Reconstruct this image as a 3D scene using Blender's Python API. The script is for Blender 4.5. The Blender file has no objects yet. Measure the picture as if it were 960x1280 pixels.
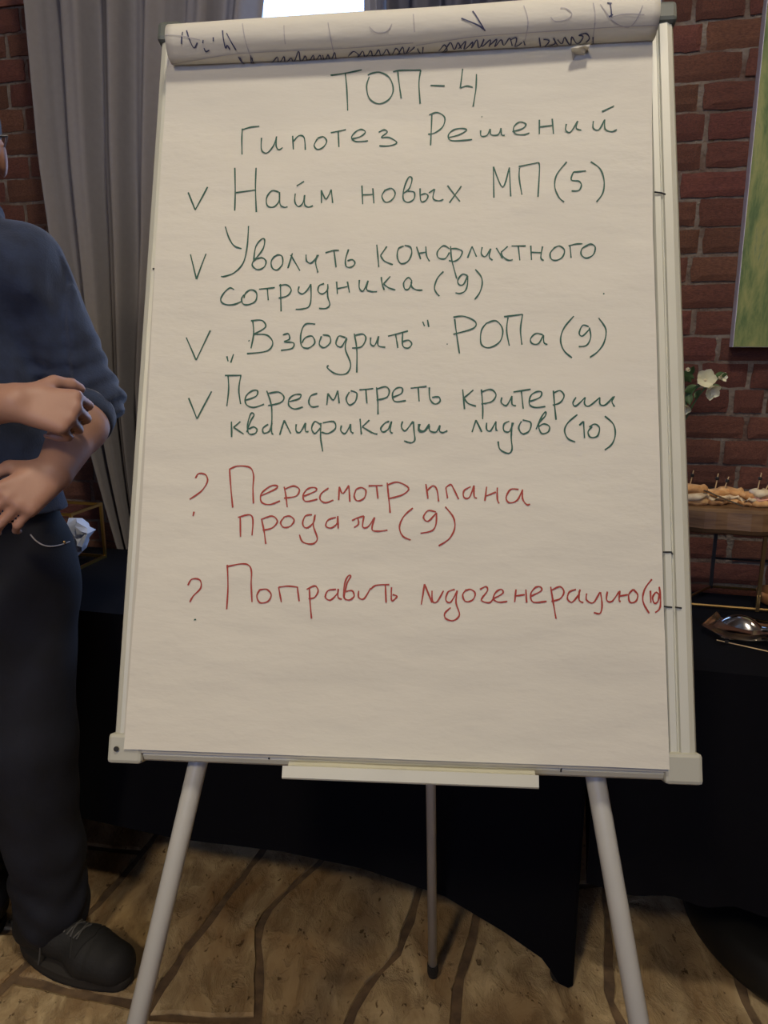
import bpy, bmesh, math, random
import numpy as np
from mathutils import Vector, Matrix, noise
random.seed(7)
C = bpy.context.scene.collection
sc = bpy.context.scene

# ------------------------------------------------------------ camera, world, lights, exposure
CAM_H = 1.35; PITCH = math.radians(13.0)
cd = bpy.data.cameras.new('camera'); cam = bpy.data.objects.new('camera', cd); C.objects.link(cam)
cd.sensor_fit = 'HORIZONTAL'; cd.sensor_width = 36; cd.lens = 36.0; cd.clip_start = .05
cam.location = (0, 0, CAM_H); cam.rotation_euler = (math.radians(90) - PITCH, 0, 0)
sc.camera = cam

w = bpy.data.worlds.new('world'); sc.world = w; w.use_nodes = True
bg = w.node_tree.nodes['Background']; bg.inputs[0].default_value = (.38, .58, 1.0, 1); bg.inputs[1].default_value = 6.5

sc.view_settings.view_transform = 'Standard'; sc.view_settings.look = 'None'
sc.view_settings.gamma = 1; sc.view_settings.use_curve_mapping = False
sc.view_settings.exposure = -.50

def area(name, loc, target, size, watts, color, portal=False, sy=None, spread=180):
    l = bpy.data.lights.new(name, 'AREA'); o = bpy.data.objects.new(name, l); C.objects.link(o)
    l.size = size; l.energy = watts; l.color = color; l.spread = math.radians(spread)
    if sy: l.shape = 'RECTANGLE'; l.size_y = sy
    else: l.shape = 'DISK'
    o.location = loc
    o.rotation_euler = (Vector(target) - Vector(loc)).to_track_quat('-Z', 'Y').to_euler()
    if portal: l.cycles.is_portal = True
    return o
area('ceiling_lamp_key', (.25, .05, 3.62), (.1, 1.0, 1.1), .30, 46, (1.0, .88, .70))
area('ceiling_lamp_rear', (-1.0, -1.5, 3.2), (-.2, 1.35, .0), .35, 12, (1.0, .80, .50), spread=85)
area('ceiling_lamp_side', (1.9, .9, 3.6), (1.1, 1.9, 1.0), .3, 13, (1.0, .78, .52))
area('daylight_from_front_windows', (-.9, -3.0, 2.3), (0, 1.1, 1.75), 2.0, 20, (.46, .58, 1.0), sy=1.4, spread=110)
WALL_C = 2.2; PHI = math.atan(.25)
TW = Vector((math.cos(PHI), -math.sin(PHI), 0)); NW = Vector((-math.sin(PHI), -math.cos(PHI), 0))
def WP(s, z, d=0): return Vector((0, WALL_C, 0)) + TW*s + NW*d + Vector((0, 0, z))
_pl = WP(.1, 1.85, -.30)
area('window_daylight_portal', _pl, _pl + NW, 1.14, 1, (1, 1, 1), True, 1.9)

# ------------------------------------------------------------ measuring helpers (pixel of the photo -> point on a real plane)
FV = Vector((0, math.cos(PITCH), -math.sin(PITCH))); UV = Vector((0, math.sin(PITCH), math.cos(PITCH))); RV = Vector((1, 0, 0))
CO = Vector((0, 0, CAM_H))
def ray(x, y): return FV + RV*((x-480)/960) - UV*((y-640)/960)
def P(x, y, Y):
    d = ray(x, y); return CO + d*(Y/d.y)
def onz(x, y, z=0):
    d = ray(x, y); return CO + d*((z-CAM_H)/d.z)
def onwall(x, y, c=2.2):
    d = ray(x, y); return CO + d*(c/(d.y+.25*d.x))
# the board plane (solved from its four corners)
def _M(a, b, c):
    return Matrix.Rotation(a, 3, 'Z') @ Matrix.Rotation(b, 3, 'X') @ Matrix.Rotation(c, 3, 'Y')
BM = _M(-0.08265319, -0.36394633, -0.00754727); BO = Vector((0.02660807, 1.02092884, 1.30591033))
BW, BH = .711, 1.011
def B(u, v, wf=0): return BO + BM @ Vector((u, -wf, v))      # wf = towards the viewer
def onboard(x, y, wf=0):
    n = BM @ Vector((0, 1, 0)); o = BO - n*wf; d = ray(x, y)
    p = CO + d*((o-CO).dot(n)/d.dot(n)); L = BM.transposed() @ (p-BO)
    return L.x, L.z

# ------------------------------------------------------------ materials
def mat(name, col, rough=.6, metal=0, var=0, vscale=8, bump=0, bscale=60, bdist=.002, col2=None, rnd=0, spec=.5, stretch=(1,1,1), sheen=0, trans=0, detail=4):
    m = bpy.data.materials.new(name); m.use_nodes = True; nt = m.node_tree; N = nt.nodes; L = nt.links
    b = N['Principled BSDF']; b.inputs['Roughness'].default_value = rough; b.inputs['Metallic'].default_value = metal
    b.inputs['Specular IOR Level'].default_value = spec
    if sheen: b.inputs['Sheen Weight'].default_value = sheen
    tc = N.new('ShaderNodeTexCoord'); mp = N.new('ShaderNodeMapping'); mp.inputs['Scale'].default_value = stretch
    L.new(tc.outputs['Object'], mp.inputs[0]); vec = mp.outputs[0]
    b.inputs['Base Color'].default_value = (*col, 1)
    out = None
    if var or col2:
        nz = N.new('ShaderNodeTexNoise'); nz.inputs['Scale'].default_value = vscale; nz.inputs['Detail'].default_value = detail
        L.new(vec, nz.inputs['Vector'])
        cr = N.new('ShaderNodeValToRGB'); c2 = col2 if col2 else tuple(c*(1-var) for c in col); c1 = col
        cr.color_ramp.elements[0].position = .35; cr.color_ramp.elements[1].position = .65
        cr.color_ramp.elements[0].color = (*c2, 1); cr.color_ramp.elements[1].color = (*c1, 1)
        L.new(nz.outputs[0], cr.inputs[0]); out = cr.outputs[0]
    if rnd:
        oi = N.new('ShaderNodeObjectInfo'); hs = N.new('ShaderNodeHueSaturation')
        ma = N.new('ShaderNodeMapRange'); ma.inputs[3].default_value = 1-rnd; ma.inputs[4].default_value = 1+rnd
        L.new(oi.outputs['Random'], ma.inputs[0]); L.new(ma.outputs[0], hs.inputs['Value'])
        m2 = N.new('ShaderNodeMapRange'); m2.inputs[3].default_value = .488; m2.inputs[4].default_value = .512
        mm = N.new('ShaderNodeMath'); mm.operation = 'FRACT'; ml = N.new('ShaderNodeMath'); ml.operation = 'MULTIPLY'; ml.inputs[1].default_value = 7.3
        L.new(oi.outputs['Random'], ml.inputs[0]); L.new(ml.outputs[0], mm.inputs[0]); L.new(mm.outputs[0], m2.inputs[0]); L.new(m2.outputs[0], hs.inputs['Hue'])
        if out: L.new(out, hs.inputs['Color'])
        else: hs.inputs['Color'].default_value = (*col, 1)
        out = hs.outputs[0]
    if out: L.new(out, b.inputs['Base Color'])
    if bump:
        n2 = N.new('ShaderNodeTexNoise'); n2.inputs['Scale'].default_value = bscale; n2.inputs['Detail'].default_value = 5
        bp = N.new('ShaderNodeBump'); bp.inputs['Strength'].default_value = bump; bp.inputs['Distance'].default_value = bdist
        L.new(vec, n2.inputs['Vector']); L.new(n2.outputs[0], bp.inputs['Height']); L.new(bp.outputs[0], b.inputs['Normal'])
    if trans:
        tr = N.new('ShaderNodeBsdfTranslucent'); mx = N.new('ShaderNodeMixShader'); mx.inputs[0].default_value = trans
        tr.inputs[0].default_value = (*col, 1)
        if out: L.new(out, tr.inputs[0])
        L.new(b.outputs[0], mx.inputs[1]); L.new(tr.outputs[0], mx.inputs[2]); L.new(mx.outputs[0], N['Material Output'].inputs[0])
    return m
def srgb(r, g, b):
    f = lambda c: ((c/255+.055)/1.055)**2.4 if c > 10 else c/255/12.92
    return (f(r), f(g), f(b))

M = {}
M['paper'] = mat('paper', (.64, .62, .55), .75, var=.03, vscale=6, bump=.55, bscale=9, bdist=.006, stretch=(1, 1, 2.6))
M['paper_edge'] = mat('paper_edge', (.50, .48, .42), .8)
M['green_ink'] = mat('green_ink', (.012, .085, .06), .6)
M['red_ink'] = mat('red_ink', (.32, .030, .018), .6)
M['blue_ink'] = mat('blue_ink', (.045, .05, .12), .6)
M['pale_ink'] = mat('pale_ink', (.42, .40, .42), .7)
M['rail'] = mat('rail', (.54, .54, .46), .42, metal=0, spec=.6, var=.06, vscale=14)
M['board'] = mat('board', (.40, .43, .46), .35)
M['cap_dark'] = mat('cap_dark', (.11, .125, .115), .5)
M['cap_pale'] = mat('cap_pale', (.42, .42, .36), .5)
M['tube'] = mat('tube', (.50, .50, .47), .38, spec=.5, var=.05, vscale=20)
M['rubber'] = mat('rubber', (.012, .012, .012), .7)
M['black'] = mat('black', (.004, .004, .004), .6)
M['mark'] = mat('mark', (.01, .01, .012), .6)
M['brick'] = mat('brick', (.225, .088, .058), .9, col2=(.135, .055, .042), vscale=26, bump=.9, bscale=70, bdist=.006, rnd=.16)
M['mortar'] = mat('mortar', (.22, .185, .155), .95, col2=(.11, .065, .05), vscale=11, bump=1, bscale=90, bdist=.008)
M['plaster'] = mat('plaster', (.42, .36, .29), .9, var=.1, vscale=3)
M['ceiling'] = mat('ceiling', (.40, .37, .33), .9, var=.05)
def stonemat():
    m = bpy.data.materials.new('travertine'); m.use_nodes = True; nt = m.node_tree; N = nt.nodes; L = nt.links; b = N['Principled BSDF']
    tc = N.new('ShaderNodeTexCoord'); mp = N.new('ShaderNodeMapping'); mp.inputs['Rotation'].default_value = (0, 0, .5); mp.inputs['Scale'].default_value = (1, .55, 1)
    L.new(tc.outputs['Object'], mp.inputs[0])
    def noi(sc_, d, dist=0, src=mp):
        n = N.new('ShaderNodeTexNoise'); n.inputs['Scale'].default_value = sc_; n.inputs['Detail'].default_value = d; n.inputs['Distortion'].default_value = dist; n.inputs['Roughness'].default_value = .65
        L.new(src.outputs[0], n.inputs['Vector']); return n
    a = noi(5, 9, 1.0); c = noi(20, 9, .5); p = noi(60, 3, .1)
    r1 = N.new('ShaderNodeValToRGB'); e = r1.color_ramp.elements
    e[0].position = .32; e[0].color = (.27, .155, .065, 1); e[1].position = .66; e[1].color = (.64, .50, .29, 1)
    x = e.new(.5); x.color = (.42, .30, .16, 1); L.new(a.outputs[0], r1.inputs[0])
    r2 = N.new('ShaderNodeValToRGB'); e = r2.color_ramp.elements; e[0].position = .38; e[0].color = (.42, .36, .30, 1); e[1].position = .55; e[1].color = (1, 1, 1, 1); L.new(c.outputs[0], r2.inputs[0])
    r3 = N.new('ShaderNodeValToRGB'); e = r3.color_ramp.elements; e[0].position = .30; e[0].color = (.35, .28, .2, 1); e[1].position = .37; e[1].color = (1, 1, 1, 1); L.new(p.outputs[0], r3.inputs[0])
    m1 = N.new('ShaderNodeMixRGB'); m1.blend_type = 'MULTIPLY'; m1.inputs[0].default_value = .5; L.new(r1.outputs[0], m1.inputs[1]); L.new(r2.outputs[0], m1.inputs[2])
    m2 = N.new('ShaderNodeMixRGB'); m2.blend_type = 'MULTIPLY'; m2.inputs[0].default_value = .9; L.new(m1.outputs[0], m2.inputs[1]); L.new(r3.outputs[0], m2.inputs[2])
    L.new(m2.outputs[0], b.inputs['Base Color']); b.inputs['Roughness'].default_value = .6
    bp = N.new('ShaderNodeBump'); bp.inputs['Strength'].default_value = .8; bp.inputs['Distance'].default_value = .006
    ad = N.new('ShaderNodeMath'); ad.operation = 'ADD'; L.new(r2.outputs[0], ad.inputs[0]); L.new(r3.outputs[0], ad.inputs[1]); L.new(ad.outputs[0], bp.inputs['Height']); L.new(bp.outputs[0], b.inputs['Normal'])
    return m
M['stone'] = stonemat()
M['grout'] = mat('grout', (.17, .11, .06), .9, col2=(.09, .058, .035), vscale=30, bump=.8, bscale=90)
M['curtain'] = mat('curtain', (.35, .33, .34), .85, var=.05, vscale=60, bump=.3, bscale=400, bdist=.0005, trans=.34)
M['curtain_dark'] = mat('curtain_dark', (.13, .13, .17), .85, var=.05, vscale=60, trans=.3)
M['frame_white'] = mat('frame_white', (.7, .7, .7), .5)
M['cloth'] = mat('cloth', (.0028, .003, .0055), .9, var=.1, vscale=40, spec=.12)
M['hoodie'] = mat('hoodie', (.019, .032, .075), .9, col2=(.011, .019, .046), vscale=30, bump=.5, bscale=260, bdist=.0015, sheen=.18)
M['jeans'] = mat('jeans', (.007, .009, .019), .85, col2=(.004, .005, .010), vscale=14, bump=.5, bscale=300, bdist=.001)
M['skin'] = mat('skin', (.46, .26, .185), .5, col2=(.38, .20, .14), vscale=9, bump=.25, bscale=120, bdist=.001)
M['hair'] = mat('hair', (.03, .02, .015), .6, bump=1, bscale=200)
M['lens_metal'] = mat('lens_metal', (.12, .13, .16), .3, metal=1)
M['eye'] = mat('eye', (.7, .7, .68), .2)
M['shoe'] = mat('shoe', (.012, .012, .012), .75, var=.3, vscale=20, bump=.5, bscale=150)
M['sole'] = mat('sole', (.022, .019, .015), .8)
M['lace'] = mat('lace', (.06, .058, .055), .7)
M['thread'] = mat('thread', (.45, .42, .42), .7)
M['wood'] = mat('wood', (.20, .115, .055), .5, col2=(.10, .052, .025), vscale=9, stretch=(1, 1, 9), bump=.3, bscale=30)
M['wood_light'] = mat('wood_light', (.42, .20, .08), .45, col2=(.30, .13, .05), vscale=10, stretch=(1, 8, 8))
M['brass'] = mat('brass', (.26, .17, .07), .35, metal=.9)
M['gold'] = mat('gold', (.62, .45, .14), .3, metal=1)
M['iron'] = mat('iron', (.02, .018, .016), .5)
M['bread'] = mat('bread', (.80, .50, .22), .8, col2=(.55, .27, .10), vscale=40, bump=.6, bscale=120)
M['ham'] = mat('ham', (.62, .24, .17), .5, col2=(.75, .46, .34), vscale=50)
M['cream'] = mat('cream', (.75, .66, .48), .6, col2=(.62, .47, .30), vscale=60, bump=.5, bscale=90)
M['leaf'] = mat('leaf', (.06, .12, .035), .55, var=.4, vscale=30)
M['petal'] = mat('petal', (.78, .76, .56), .6, trans=.2)
M['pick'] = mat('pick', (.66, .47, .25), .6)
M['steel'] = mat('steel', (.62, .62, .64), .14, metal=1)
M['napkin'] = mat('napkin', (.62, .68, .82), .8)
M['canvas_side'] = mat('canvas_side', (.85, .82, .92), .8)
def glassmat():
    m = bpy.data.materials.new('clear_plastic'); m.use_nodes = True; b = m.node_tree.nodes['Principled BSDF']
    b.inputs['Transmission Weight'].default_value = 1; b.inputs['Roughness'].default_value = .12; b.inputs['IOR'].default_value = 1.2
    b.inputs['Base Color'].default_value = (.85, .88, .92, 1); return m
M['plastic'] = glassmat()
m = bpy.data.materials.new('window_glass'); m.use_nodes = True; nt = m.node_tree
tr = nt.nodes.new('ShaderNodeBsdfTransparent'); gl = nt.nodes.new('ShaderNodeBsdfGlossy'); gl.inputs['Roughness'].default_value = .02
mx = nt.nodes.new('ShaderNodeMixShader'); mx.inputs[0].default_value = .06
nt.links.new(tr.outputs[0], mx.inputs[1]); nt.links.new(gl.outputs[0], mx.inputs[2]); nt.links.new(mx.outputs[0], nt.nodes['Material Output'].inputs[0])
M['glass'] = m
# abstract painting
m = bpy.data.materials.new('painting_face'); m.use_nodes = True; nt = m.node_tree; N = nt.nodes; L = nt.links
tc = N.new('ShaderNodeTexCoord'); mp = N.new('ShaderNodeMapping'); mp.inputs['Scale'].default_value = (11, 11, 2.6)
nz = N.new('ShaderNodeTexNoise'); nz.inputs['Scale'].default_value = 1.6; nz.inputs['Detail'].default_value = 8; nz.inputs['Distortion'].default_value = .35; nz.inputs['Roughness'].default_value = .68
cr = N.new('ShaderNodeValToRGB'); e = cr.color_ramp.elements
e[0].position = .30; e[0].color = (*srgb(60, 80, 48), 1); e[1].position = .72; e[1].color = (*srgb(176, 178, 128), 1)
for p_, c_ in ((.42, (84, 108, 62)), (.50, (118, 132, 78)), (.58, (146, 150, 92)), (.64, (110, 128, 92))):
    x = e.new(p_); x.color = (*srgb(*c_), 1)
L.new(tc.outputs['Object'], mp.inputs[0]); L.new(mp.outputs[0], nz.inputs['Vector']); L.new(nz.outputs[0], cr.inputs[0])
L.new(cr.outputs[0], N['Principled BSDF'].inputs['Base Color']); N['Principled BSDF'].inputs['Roughness'].default_value = .6
M['painting'] = m

# ------------------------------------------------------------ object helpers
ROOT = {}
def base(o):
    while o.parent: o = o.parent
    return o.location
def tag(o, label=None, cat=None, group=None, kind=None):
    if label: o['label'] = label
    if cat: o['category'] = cat
    if group: o['group'] = group
    if kind: o['kind'] = kind
    return o
def thing(name, loc, label, cat, group=None):
    o = bpy.data.objects.new(name, None); C.objects.link(o); o.location = loc; o.empty_display_size = .05
    return tag(o, label, cat, group)
def obj(name, verts, faces, m, parent=None, smooth=False, loc=None, kind=None, label=None, mats=None, fm=None):
    me = bpy.data.meshes.new(name)
    off = Vector(base(parent)) if parent else (Vector(loc) if loc is not None else Vector((0, 0, 0)))
    V = np.array([tuple(v) for v in verts], dtype=float) - np.array(off)
    me.from_pydata(V.tolist(), [], [list(map(int, f)) for f in faces]); me.update()
    me.materials.append(m)
    if mats:
        for k in mats: me.materials.append(k)
        me.polygons.foreach_set('material_index', fm)
    if smooth: me.polygons.foreach_set('use_smooth', [True]*len(me.polygons))
    bm = bmesh.new(); bm.from_mesh(me); bmesh.ops.recalc_face_normals(bm, faces=bm.faces); bm.to_mesh(me); bm.free()
    o = bpy.data.objects.new(name, me); C.objects.link(o)
    if parent: o.parent = parent
    elif loc is not None: o.location = loc
    if kind: o['kind'] = kind
    if label: o['label'] = label
    return o
class MB:
    def __init__(s): s.v = []; s.f = []
    def add(s, v, f):
        n = len(s.v); s.v += [Vector(p) for p in v]; s.f += [[i+n for i in q] for q in f]; return s
    def box(s, c, sz, R=None, bev=0):
        c = Vector(c); bm = bmesh.new(); bmesh.ops.create_cube(bm, size=1)
        for v in bm.verts: v.co = Vector((v.co.x*sz[0], v.co.y*sz[1], v.co.z*sz[2]))
        if bev: bmesh.ops.bevel(bm, geom=bm.edges[:], offset=bev, segments=2, affect='EDGES', profile=.5)
        vs = [(c + (R @ v.co if R else v.co)) for v in bm.verts]; bm.verts.index_update()
        fs = [[v.index for v in f.verts] for f in bm.faces]; bm.free(); return s.add(vs, fs)
    def tube(s, pts, r, n=10, cap=True):
        pts = [Vector(p) for p in pts]; m = len(pts); rr = r if isinstance(r, (list, tuple)) else [r]*m
        vs = []; fs = []; t0 = (pts[1]-pts[0]).normalized()
        a = t0.orthogonal().normalized()
        for i, p in enumerate(pts):
            t = (pts[min(i+1, m-1)]-pts[max(i-1, 0)]).normalized()
            a = (a - t*a.dot(t)).normalized(); b = t.cross(a)
            for k in range(n):
                q = 2*math.pi*k/n; vs.append(p + (a*math.cos(q)+b*math.sin(q))*rr[i])
        for i in range(m-1):
            for k in range(n): fs.append([i*n+k, i*n+(k+1) % n, (i+1)*n+(k+1) % n, (i+1)*n+k])
        if cap: fs.append(list(range(n))[::-1]); fs.append([(m-1)*n+k for k in range(n)])
        return s.add(vs, fs)
    def lathe(s, c, prof, n=24, axis=None):
        c = Vector(c); vs = []; fs = []
        Q = Vector((0, 0, 1)).rotation_difference(Vector(axis)).to_matrix() if axis is not None else Matrix.Identity(3)
        for r, z in prof:
            for k in range(n):
                q = 2*math.pi*k/n; vs.append(c + Q @ Vector((r*math.cos(q), r*math.sin(q), z)))
        for i in range(len(prof)-1):
            for k in range(n): fs.append([i*n+k, i*n+(k+1) % n, (i+1)*n+(k+1) % n, (i+1)*n+k])
        if prof[0][0] > 1e-4: fs.append(list(range(n))[::-1])
        if prof[-1][0] > 1e-4: fs.append([(len(prof)-1)*n+k for k in range(n)])
        return s.add(vs, fs)
    def grid(s, fn, nu, nv):
        vs = [fn(i/nu, j/nv) for j in range(nv+1) for i in range(nu+1)]
        fs = [[j*(nu+1)+i, j*(nu+1)+i+1, (j+1)*(nu+1)+i+1, (j+1)*(nu+1)+i] for j in range(nv) for i in range(nu)]
        return s.add(vs, fs)
    def prism(s, prof, a, b, fr):
        # prof: 2D outline; fr(t, x, y) -> point, t in a..b
        n = len(prof); vs = [fr(a, x, y) for x, y in prof] + [fr(b, x, y) for x, y in prof]
        fs = [[k, (k+1) % n, n+(k+1) % n, n+k] for k in range(n)] + [list(range(n))[::-1], [n+k for k in range(n)]]
        return s.add(vs, fs)
    def build(s, name, m, parent=None, smooth=False, **k): return obj(name, s.v, s.f, m, parent, smooth, **k)
def catmull(p, n=6, closed=False):
    p = [np.array(q, float) for q in p]
    if len(p) < 3: return p
    out = []
    for i in range(len(p)-1):
        a = p[max(i-1, 0)]; b = p[i]; c = p[i+1]; d = p[min(i+2, len(p)-1)]
        for k in range(n):
            t = k/n; out.append(.5*((2*b)+(c-a)*t+(2*a-5*b+4*c-d)*t*t+(3*b-a-3*c+d)*t**3))
    out.append(p[-1]); return out
RB = BM

# ------------------------------------------------------------ the room
HS0, HS1, HZ0, HZ1 = -.48, .675, .92, 2.72     # the window opening, along the wall and in height
mb = MB()
RW = Matrix((TW, NW, Vector((0, 0, 1)))).transposed()
def wallbox(s0, s1, z0, z1, d0, d1):
    mb.box(WP((s0+s1)/2, (z0+z1)/2, (d0+d1)/2), (s1-s0, d1-d0, z1-z0), RW)
SL, SR, ZC = -3.2, 3.3, 3.8
wallbox(SL, HS0, -.02, ZC, -.32, 0); wallbox(HS1, SR, -.02, ZC, -.32, 0)
wallbox(HS0, HS1, -.02, HZ0, -.32, 0); wallbox(HS0, HS1, HZ1, ZC, -.32, 0)
wall = mb.build('wall_back', M['mortar'], kind='structure')
tag(wall, 'rough red brick wall with grey mortar joints')

# bricks
def brick_mesh(k):
    """a rough brick face: 9 x 4 grid with a ragged rim and worn corners"""
    nx, nz = 8, 4; vs = []; fs = []
    for j in range(nz+1):
        for i in range(nx+1):
            x = i/nx-.5; z = j/nz-.5; rim = i in (0, nx) or j in (0, nz); cor = i in (0, nx) and j in (0, nz)
            if j in (0, nz): z += random.uniform(-.03, .03)*(1 if j == nz else -1)
            if i in (0, nx): x += random.uniform(-.016, .004)*(1 if i == nx else -1)
            if cor: x *= .992; z *= .97
            vs.append((x, .5-(.16 if rim else 0)+(0 if rim else random.uniform(-.05, .05)), z))
    fs = [[j*(nx+1)+i, j*(nx+1)+i+1, (j+1)*(nx+1)+i+1, (j+1)*(nx+1)+i] for j in range(nz) for i in range(nx)]
    n = len(vs); loop = [i for i in range(nx+1)] + [j*(nx+1)+nx for j in range(1, nz+1)] + [nz*(nx+1)+i for i in range(nx-1, -1, -1)] + [j*(nx+1) for j in range(nz-1, 0, -1)]
    for q in loop: vs.append((vs[q][0]*1.01, -.5, vs[q][2]*1.03))
    m_ = len(loop); fs += [[loop[q], loop[(q+1) % m_], n+(q+1) % m_, n+q] for q in range(m_)]
    me = bpy.data.meshes.new('brick'); me.from_pydata(vs, [], fs)
    bm = bmesh.new(); bm.from_mesh(me); bmesh.ops.recalc_face_normals(bm, faces=bm.faces); bm.to_mesh(me); bm.free(); me.materials.append(M['brick']); return me
BMESH = [brick_mesh(i) for i in range(10)]
def sX(px, py): return Vector(onwall(px, py)).dot(TW)-WP(0, 0).dot(TW)
PITCHZ = .0653; Z0 = 2.065
rows = {}
def row_at(py, px=880): return math.floor((Z0 - onwall(px, py).z)/PITCHZ)
for py, js in ((15, (933,)), (45, (880,)), (80, ()), (116, (876,)), (153, (883,)), (188, (880,)), (220, ()), (253, (873,)), (288, (877,)), (322, (862,)), (360, ()), (395, ()), (428, (898,)), (466, (936,)), (501, (914, 957)), (534, (932,)), (566, (902,)), (600, (921,)), (650, (915,)), (695, (911,)), (725, ())):
    rows[row_at(py)] = [sX(j, py) for j in js]
lrows = {}
for py, js in ((12, (25,)), (45, (8,)), (80, (33,)), (120, (12,)), (147, (31,)), (180, (1, 51)), (210, (38,)), (238, (8, 60)), (265, (32,)), (290, (10, 60)), (320, (47,)), (575, (118,)), (605, (115, 150)), (632, (130,)), (658, (125, 165))):
    lrows[row_at(py, 40)] = [sX(j, py) for j in js]
def fill(edge, far, js):
    """joints from js, extended as stretchers and headers between edge and far"""
    js = sorted(js)
    if not js: js = [edge + random.uniform(.06, .2) if edge < far else edge - random.uniform(.06, .2)]
    lo, hi = min(edge, far), max(edge, far)
    js = [j for j in js if lo+.02 < j < hi-.02] or [random.uniform(lo+.1, lo+.25)]
    while js[-1] < hi-.03: js.append(js[-1] + random.choice((.235, .235, .235, .115)))
    while js[0] > lo+.03: js.insert(0, js[0] - random.choice((.235, .235, .235, .115)))
    js[0] = lo; js[-1] = hi
    return js
stuffb = MB(); nb = 0
for k in range(-27, 32):
    zt = Z0 - k*PITCHZ; zb = zt - PITCHZ; zc = (zt+zb)/2
    segs = []
    if zc > HZ1 or zc < HZ0: segs = [(SL, SR)]
    else: segs = [(SL, HS0), (HS1, SR)]
    for (a, b) in segs:
        js = rows.get(k, []) if b == SR and a == HS1 else lrows.get(k, [])
        if (a, b) == (SL, SR): js = sorted(lrows.get(k, []) + rows.get(k, []))
        if len(js) > 1:
            full = []
            for q in range(len(js)-1):
                full.append(js[q]); gap = js[q+1]-js[q]
                if gap > .3:
                    n = max(1, round(gap/.235)); full += [js[q]+gap*i/n for i in range(1, n)]
            js = full + [js[-1]]
        J = fill(a, b, js)
        for s0, s1 in zip(J[:-1], J[1:]):
            L_ = s1-s0-random.uniform(.006, .013); H_ = PITCHZ-random.uniform(.004, .010)
            if L_ < .02: continue
            d = .002+random.uniform(0, .005); c = WP((s0+s1)/2, zc+random.uniform(-.001, .001), d-.012)
            vis = (.66 < zc < 2.28) and ((-1.36 < (s0+s1)/2 < -.60) or (.6 < (s0+s1)/2 < 1.25))
            R = RW @ Matrix.Rotation(random.uniform(-.008, .008), 3, 'Y')
            me = BMESH[random.randrange(10)]
            if vis and nb < 300:
                o = bpy.data.objects.new('brick', me); C.objects.link(o); o.parent = wall
                o.matrix_local = Matrix.Translation(c) @ R.to_4x4() @ Matrix.Diagonal((L_, .03, H_, 1)); nb += 1
            else:
                stuffb.box(c, (L_, .03, H_), R)
stuffb.build('brick', M['brick'], wall, kind='stuff')
print('bricks', nb)

# window in its opening
wn = MB()
for s0, s1, z0, z1 in ((HS0, HS0+.06, HZ0, HZ1), (HS1-.05, HS1, HZ0, HZ1), (HS0, HS1, HZ0, HZ0+.06), (HS0, HS1, HZ1-.06, HZ1)):
    wn.box(WP((s0+s1)/2, (z0+z1)/2, -.2), (s1-s0, .05, z1-z0), RW)
win = wn.build('window_1', M['frame_white'], kind='structure')
for z in (1.5,):
    MB().box(WP((HS0+HS1)/2, z, -.2), (HS1-HS0, .03, .03), RW).build('glazing_bar', M['frame_white'], win)
MB().box(WP(.1, (HZ0+HZ1)/2, -.2), (HS1-HS0-.08, .004, HZ1-HZ0-.1), RW).build('pane', M['glass'], win)
MB().box(WP(.1, HZ0+.012, -.1), (HS1-HS0-.004, .2, .024), RW).build('window_sill', M['frame_white'], win)

# other walls and ceiling
fy = -3.4
pl = WP(SL, 0); pr = WP(SR, 0)
def wallseg(name, a, b, th=.1):
    a = Vector(a); b = Vector(b); t = (b-a).normalized(); n = Vector((t.y, -t.x, 0))
    q = MB().box((a+b)/2 + n*th/2 + Vector((0, 0, ZC/2)), ((b-a).length, th, ZC), Matrix((t, n, Vector((0, 0, 1)))).transposed())
    return q.build(name, M['plaster'], kind='structure')
wallseg('wall_left', (pl.x, fy, 0), (pl.x, pl.y+.2, 0)).scale = (1, 1, 1)
wallseg('wall_right', (pr.x, pr.y+.2, 0), (pr.x, fy, 0))
wallseg('wall_front', (pr.x, fy, 0), (pl.x, fy, 0))
MB().box(((pl.x+pr.x)/2, (fy+3.4)/2, ZC+.05), (pr.x-pl.x+.3, 3.4-fy+.2, .1)).build('ceiling', M['ceiling'], kind='structure')

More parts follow.
